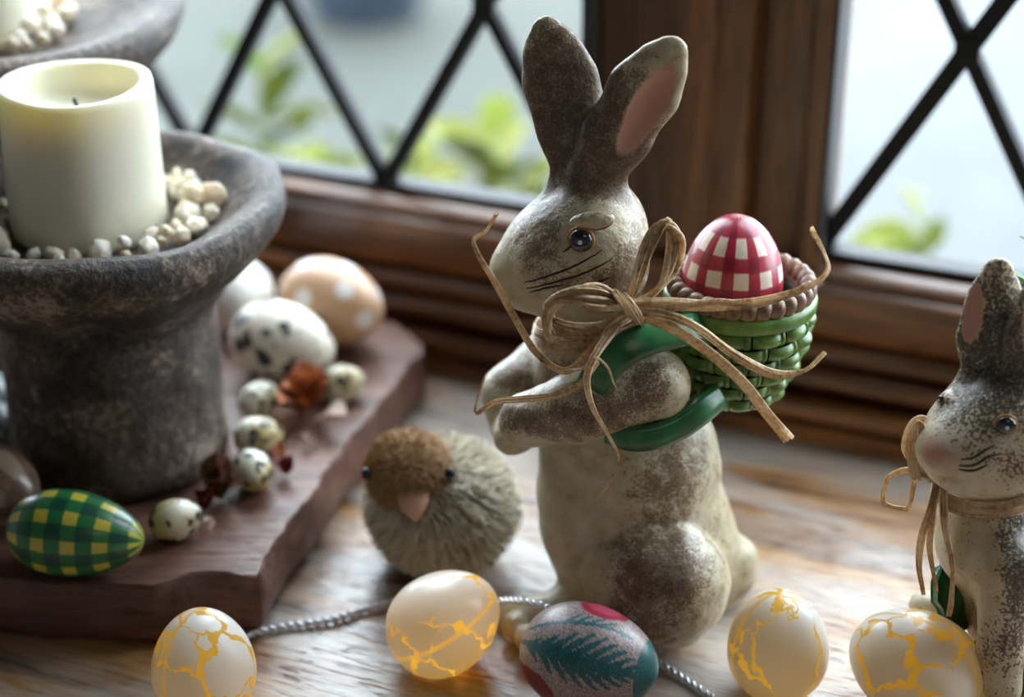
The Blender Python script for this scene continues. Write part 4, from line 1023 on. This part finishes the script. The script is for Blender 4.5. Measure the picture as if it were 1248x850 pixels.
beak('upper_beak', bp+Vector((0, 0, .0012)), bd, .0145, .0085, .0050, M['beak']); beak('lower_beak', bp+Vector((0, 0, -.0030)), bd, .0105, .0078, .0030, M['beak'])
for s in (-1, 1):
    e = Vector((s*.93+.02, -.42, .16)).normalized(); pe = HC+Vector((e.x*HR.x, e.y*HR.y, e.z*HR.z))*1.08
    ellip('eye', pe, (.0032, .0032, .0036), M['bead_eye'], chick, 16)

# ================================================================== LIGHT CHAIN AND FOREGROUND EGGS
def cracked(name, seed, scale=34., off=(0, 0, 0)):
    g = G(name); v = g.n('Mapping', {'Vector': g.n('TexCoord').outputs['Object'], 'Location': off}).outputs[0]
    dn = g.n('TexNoise', {'Vector': v, 'Scale': 110., 'Detail': 3.}).outputs['Color']
    dv = g.n('VectorMath', {0: dn, 1: (.5, .5, .5)}, operation='SUBTRACT').outputs[0]
    dv = g.n('VectorMath', {0: dv, 'Scale': .016}, operation='SCALE').outputs[0]
    vv = g.n('VectorMath', {0: v, 1: dv}, operation='ADD').outputs[0]
    ed = g.n('TexVoronoi', {'Vector': vv, 'Scale': scale}, feature='DISTANCE_TO_EDGE').outputs['Distance']
    width = g.math('MULTIPLY', g.ramp(g.noise(v, 30, 2), [(.36, 0), (.62, 1)]), .055)
    s = g.n('SeparateXYZ', {0: g.n('TexCoord').outputs['Object']})
    seam = g.math('LESS_THAN', g.math('ABSOLUTE', s.outputs[1]), .0013)          # moulded seam of the two halves
    crack = g.math('MAXIMUM', g.math('LESS_THAN', ed, width), g.math('MULTIPLY', seam, .6))
    c = g.mix(crack, (.80, .84, .82), (.70, .47, .10))
    d = g.n('BsdfPrincipled', {'Base Color': c, 'Roughness': .3, 'Coat Weight': .3, 'Coat Roughness': .12})
    t = g.n('BsdfTranslucent', {'Color': g.mix(crack, (.90, .68, .26), (1., .72, .18))})
    mx = g.n('MixShader', {0: g.math('ADD', .24, g.math('MULTIPLY', crack, .34)), 1: d.outputs[0], 2: t.outputs[0]})
    g.t.links.new(mx.outputs[0], g.out.inputs[0]); return g.m
M['bulb'] = simple('warm_led', (1, .7, .3), .4, ecol=(1., .55, .15, 1), estr=12.)
def light_egg(loc, rot, R, L, mat, label, bulb, power=.0010):
    root = empty('light_egg', loc, rot); tag(root, label, 'light', 'cracked egg lights on the chain')
    V_, F_ = egg_vf(R, L, 48, 32, .10); mesh_obj('shell', V_, F_, mat, root)
    b = ellip('bulb', bulb, (.0022, .0022, .0034), M['bulb'], root, 12)
    l = bpy.data.lights.new('led', 'POINT'); l.energy = power; l.color = (1, .70, .26); l.shadow_soft_size = .004
    lo = bpy.data.objects.new('led_light', l); COL.objects.link(lo); lo.parent = root; lo.location = Vector(bulb)*1.0 + Vector((0, -.0055, 0))
    return root
RD = math.radians
def roll3(az, tilt, roll): return (Matrix.Rotation(RD(az), 3, 'Z') @ Matrix.Rotation(RD(90-tilt), 3, 'Y') @ Matrix.Rotation(RD(roll), 3, 'Z')).to_euler()
light_egg((-0.1551, 0.7729, 0.0270), (RD(-12), RD(10), RD(50)), .0262, .0600, cracked('cracked_shell_a', 1, 34, (.1, 0, 0)), 'cracked egg light in front of the slab\'s corner', (0, -.004, -.006))
light_egg((-0.0354, 0.8104, 0.0270), roll3(28, 22, 68), .0268, .0620, cracked('cracked_shell_b', 2, 34, (.2, .1, 0)), 'glowing yellow cracked egg light in front of the straw chick', (0, -.004, 0), .011)
light_egg((0.1354, 0.7875, 0.0290), (RD(-6), RD(-3), RD(20)), .0258, .0610, cracked('cracked_shell_c', 3, 30, (.35, .2, .1)), 'upright white cracked egg light beside the tall rabbit\'s tail', (0, -.004, -.012))
light_egg((0.2022, 0.7716, 0.0280), lie(140, 6), .0285, .0700, cracked('cracked_shell_d', 4, 32, (.5, .2, .3)), 'cracked egg light lying in front of the small rabbit', (0, -.004, 0))
# the painted leaf egg
def painted_egg():
    R, L = .0275, .0720; V_, F_ = egg_vf(R, L, 200, 150, .10); Vn = np.array(V_)
    lon = np.arctan2(Vn[:, 1], Vn[:, 0]); zz = Vn[:, 2]/L          # along the axis -.5..+.5
    x = zz*L; y = -lon*R                                             # unrolled shell
    rs = np.random.default_rng(3); nz = rs.random(len(Vn))
    col = np.tile(np.array((.36, .27, .26)), (len(Vn), 1))
    sp_ = nz < .30; col[sp_] = (.21, .15, .15); col[nz > .85] = (.44, .36, .36)
    teal = np.array((.008, .105, .115))
    def seg(ax, ay, bx, by, w0, w1):
        dx, dy = bx-ax, by-ay; t = np.clip(((x-ax)*dx+(y-ay)*dy)/(dx*dx+dy*dy), 0, 1)
        return np.hypot(x-ax-t*dx, y-ay-t*dy) < (w0+(w1-w0)*t)*(1-.35*(nz-.5))
    m = np.zeros(len(Vn), bool)
    for (y0, k) in ((-.002, 1.),):
        m |= seg(-.033, y0+.003, .031, y0-.002, .0022, .0014)
        for i in range(9):
            a = -.026+.0062*i; l = .0165*math.sin(.45+i*.28)
            m |= seg(a, y0+.002-.0005*i, a+l*.85, y0-l*.9, .0030, .0007); m |= seg(a, y0+.002-.0005*i, a+l*.85, y0+l*.9, .0028, .0007)
    m |= seg(-.028, .012, .018, .021, .0013, .0010); 
    for i in range(4): m |= seg(-.010+.006*i, .0155+.0012*i, -.004+.006*i, .0225+.001*i, .0014, .0006)
    m |= seg(.018, .021, .022, .0215, .0022, .0016)
    m |= (x > .0285)
    col[m] = teal; soft = m & (nz > .8); col[soft] = (.05, .16, .17)
    for (cx_, cy_, r1, r2) in ((.004, .037, .0125, .0085), (-.022, -.028, .013, .009)):
        d = np.hypot((x-cx_), y-cy_); col[d < r1] = (.34, .012, .045); col[d < r2] = (.50, .06, .12)
        if cy_ < 0: col[d < r1] = (.20, .012, .02)
    me = bpy.data.meshes.new('painted_egg'); me.from_pydata(V_, [], F_); me.update(); cattr(me, 'paint', col)
    g = G('painted_leaf_shell'); c = g.attr('paint', 'Color'); g.pbr(c, .42, coat=.2, coat_r=.25)
    o = obj('painted_egg', me, g.m); place(o, (0.0390, 0.7784, 0.0275), (RD(-60), 0, 0)); o.rotation_euler = (Matrix.Rotation(YAW+RD(-22), 3, 'Z') @ Matrix.Rotation(RD(90), 3, 'Y') @ Matrix.Rotation(RD(232), 3, 'Z')).to_euler()
    tag(o, 'mauve egg painted with a teal feathery leaf and red spots', 'egg'); return o
painted_egg()
# silvery twisted cable
g = G('clear_silver_cable'); g.pbr((.72, .75, .80), .22, metal=.35, coat=.5); M['cable'] = g.m
cb = empty('light_chain_cable', (-0.0916, 0.8540, 0.0000)); tag(cb, 'silvery twisted cable of the egg light chain on the sill', 'cable')
o_ = Vector((-0.0916, 0.8540, 0.0000))
def cable(pts):
    P_ = catmull([Vector(p)-o_ for p in pts], 30); fr_ = frames(P_, Vector((0, 0, 1)))
    L_ = 0; acc = [0]
    for a, b in zip(P_, P_[1:]): L_ += (b-a).length; acc.append(L_)
    for ph in (0, math.pi):
        path = [p+(n_*math.cos(ph+s*620)+b_*math.sin(ph+s*620))*.0011 for (p, t_, n_, b_), s in zip(fr_, acc)]
        V_, F_ = sweep(path, circ(.0011, 7), up=Vector((0, 0, 1))); mesh_obj('cable_strand', V_, F_, M['cable'], cb)
cable([(-0.1451, 0.8044, 0.0100), (-0.1402, 0.8309, 0.0040), (-0.1259, 0.8403, 0.0026), (-0.0999, 0.8464, 0.0026), (-0.0784, 0.8580, 0.0026), (-0.0628, 0.8624, 0.0050), (-0.0528, 0.8470, 0.0140)])
cable([(-0.0173, 0.8447, 0.0140), (-0.0052, 0.8320, 0.0260), (0.0068, 0.8160, 0.0360), (0.0186, 0.8072, 0.0380), (0.0276, 0.8189, 0.0220), (0.0506, 0.8217, 0.0026), (0.0719, 0.8130, 0.0026), (0.0840, 0.8016, 0.0026), (0.0975, 0.7849, 0.0026), (0.1085, 0.7695, 0.0040)])
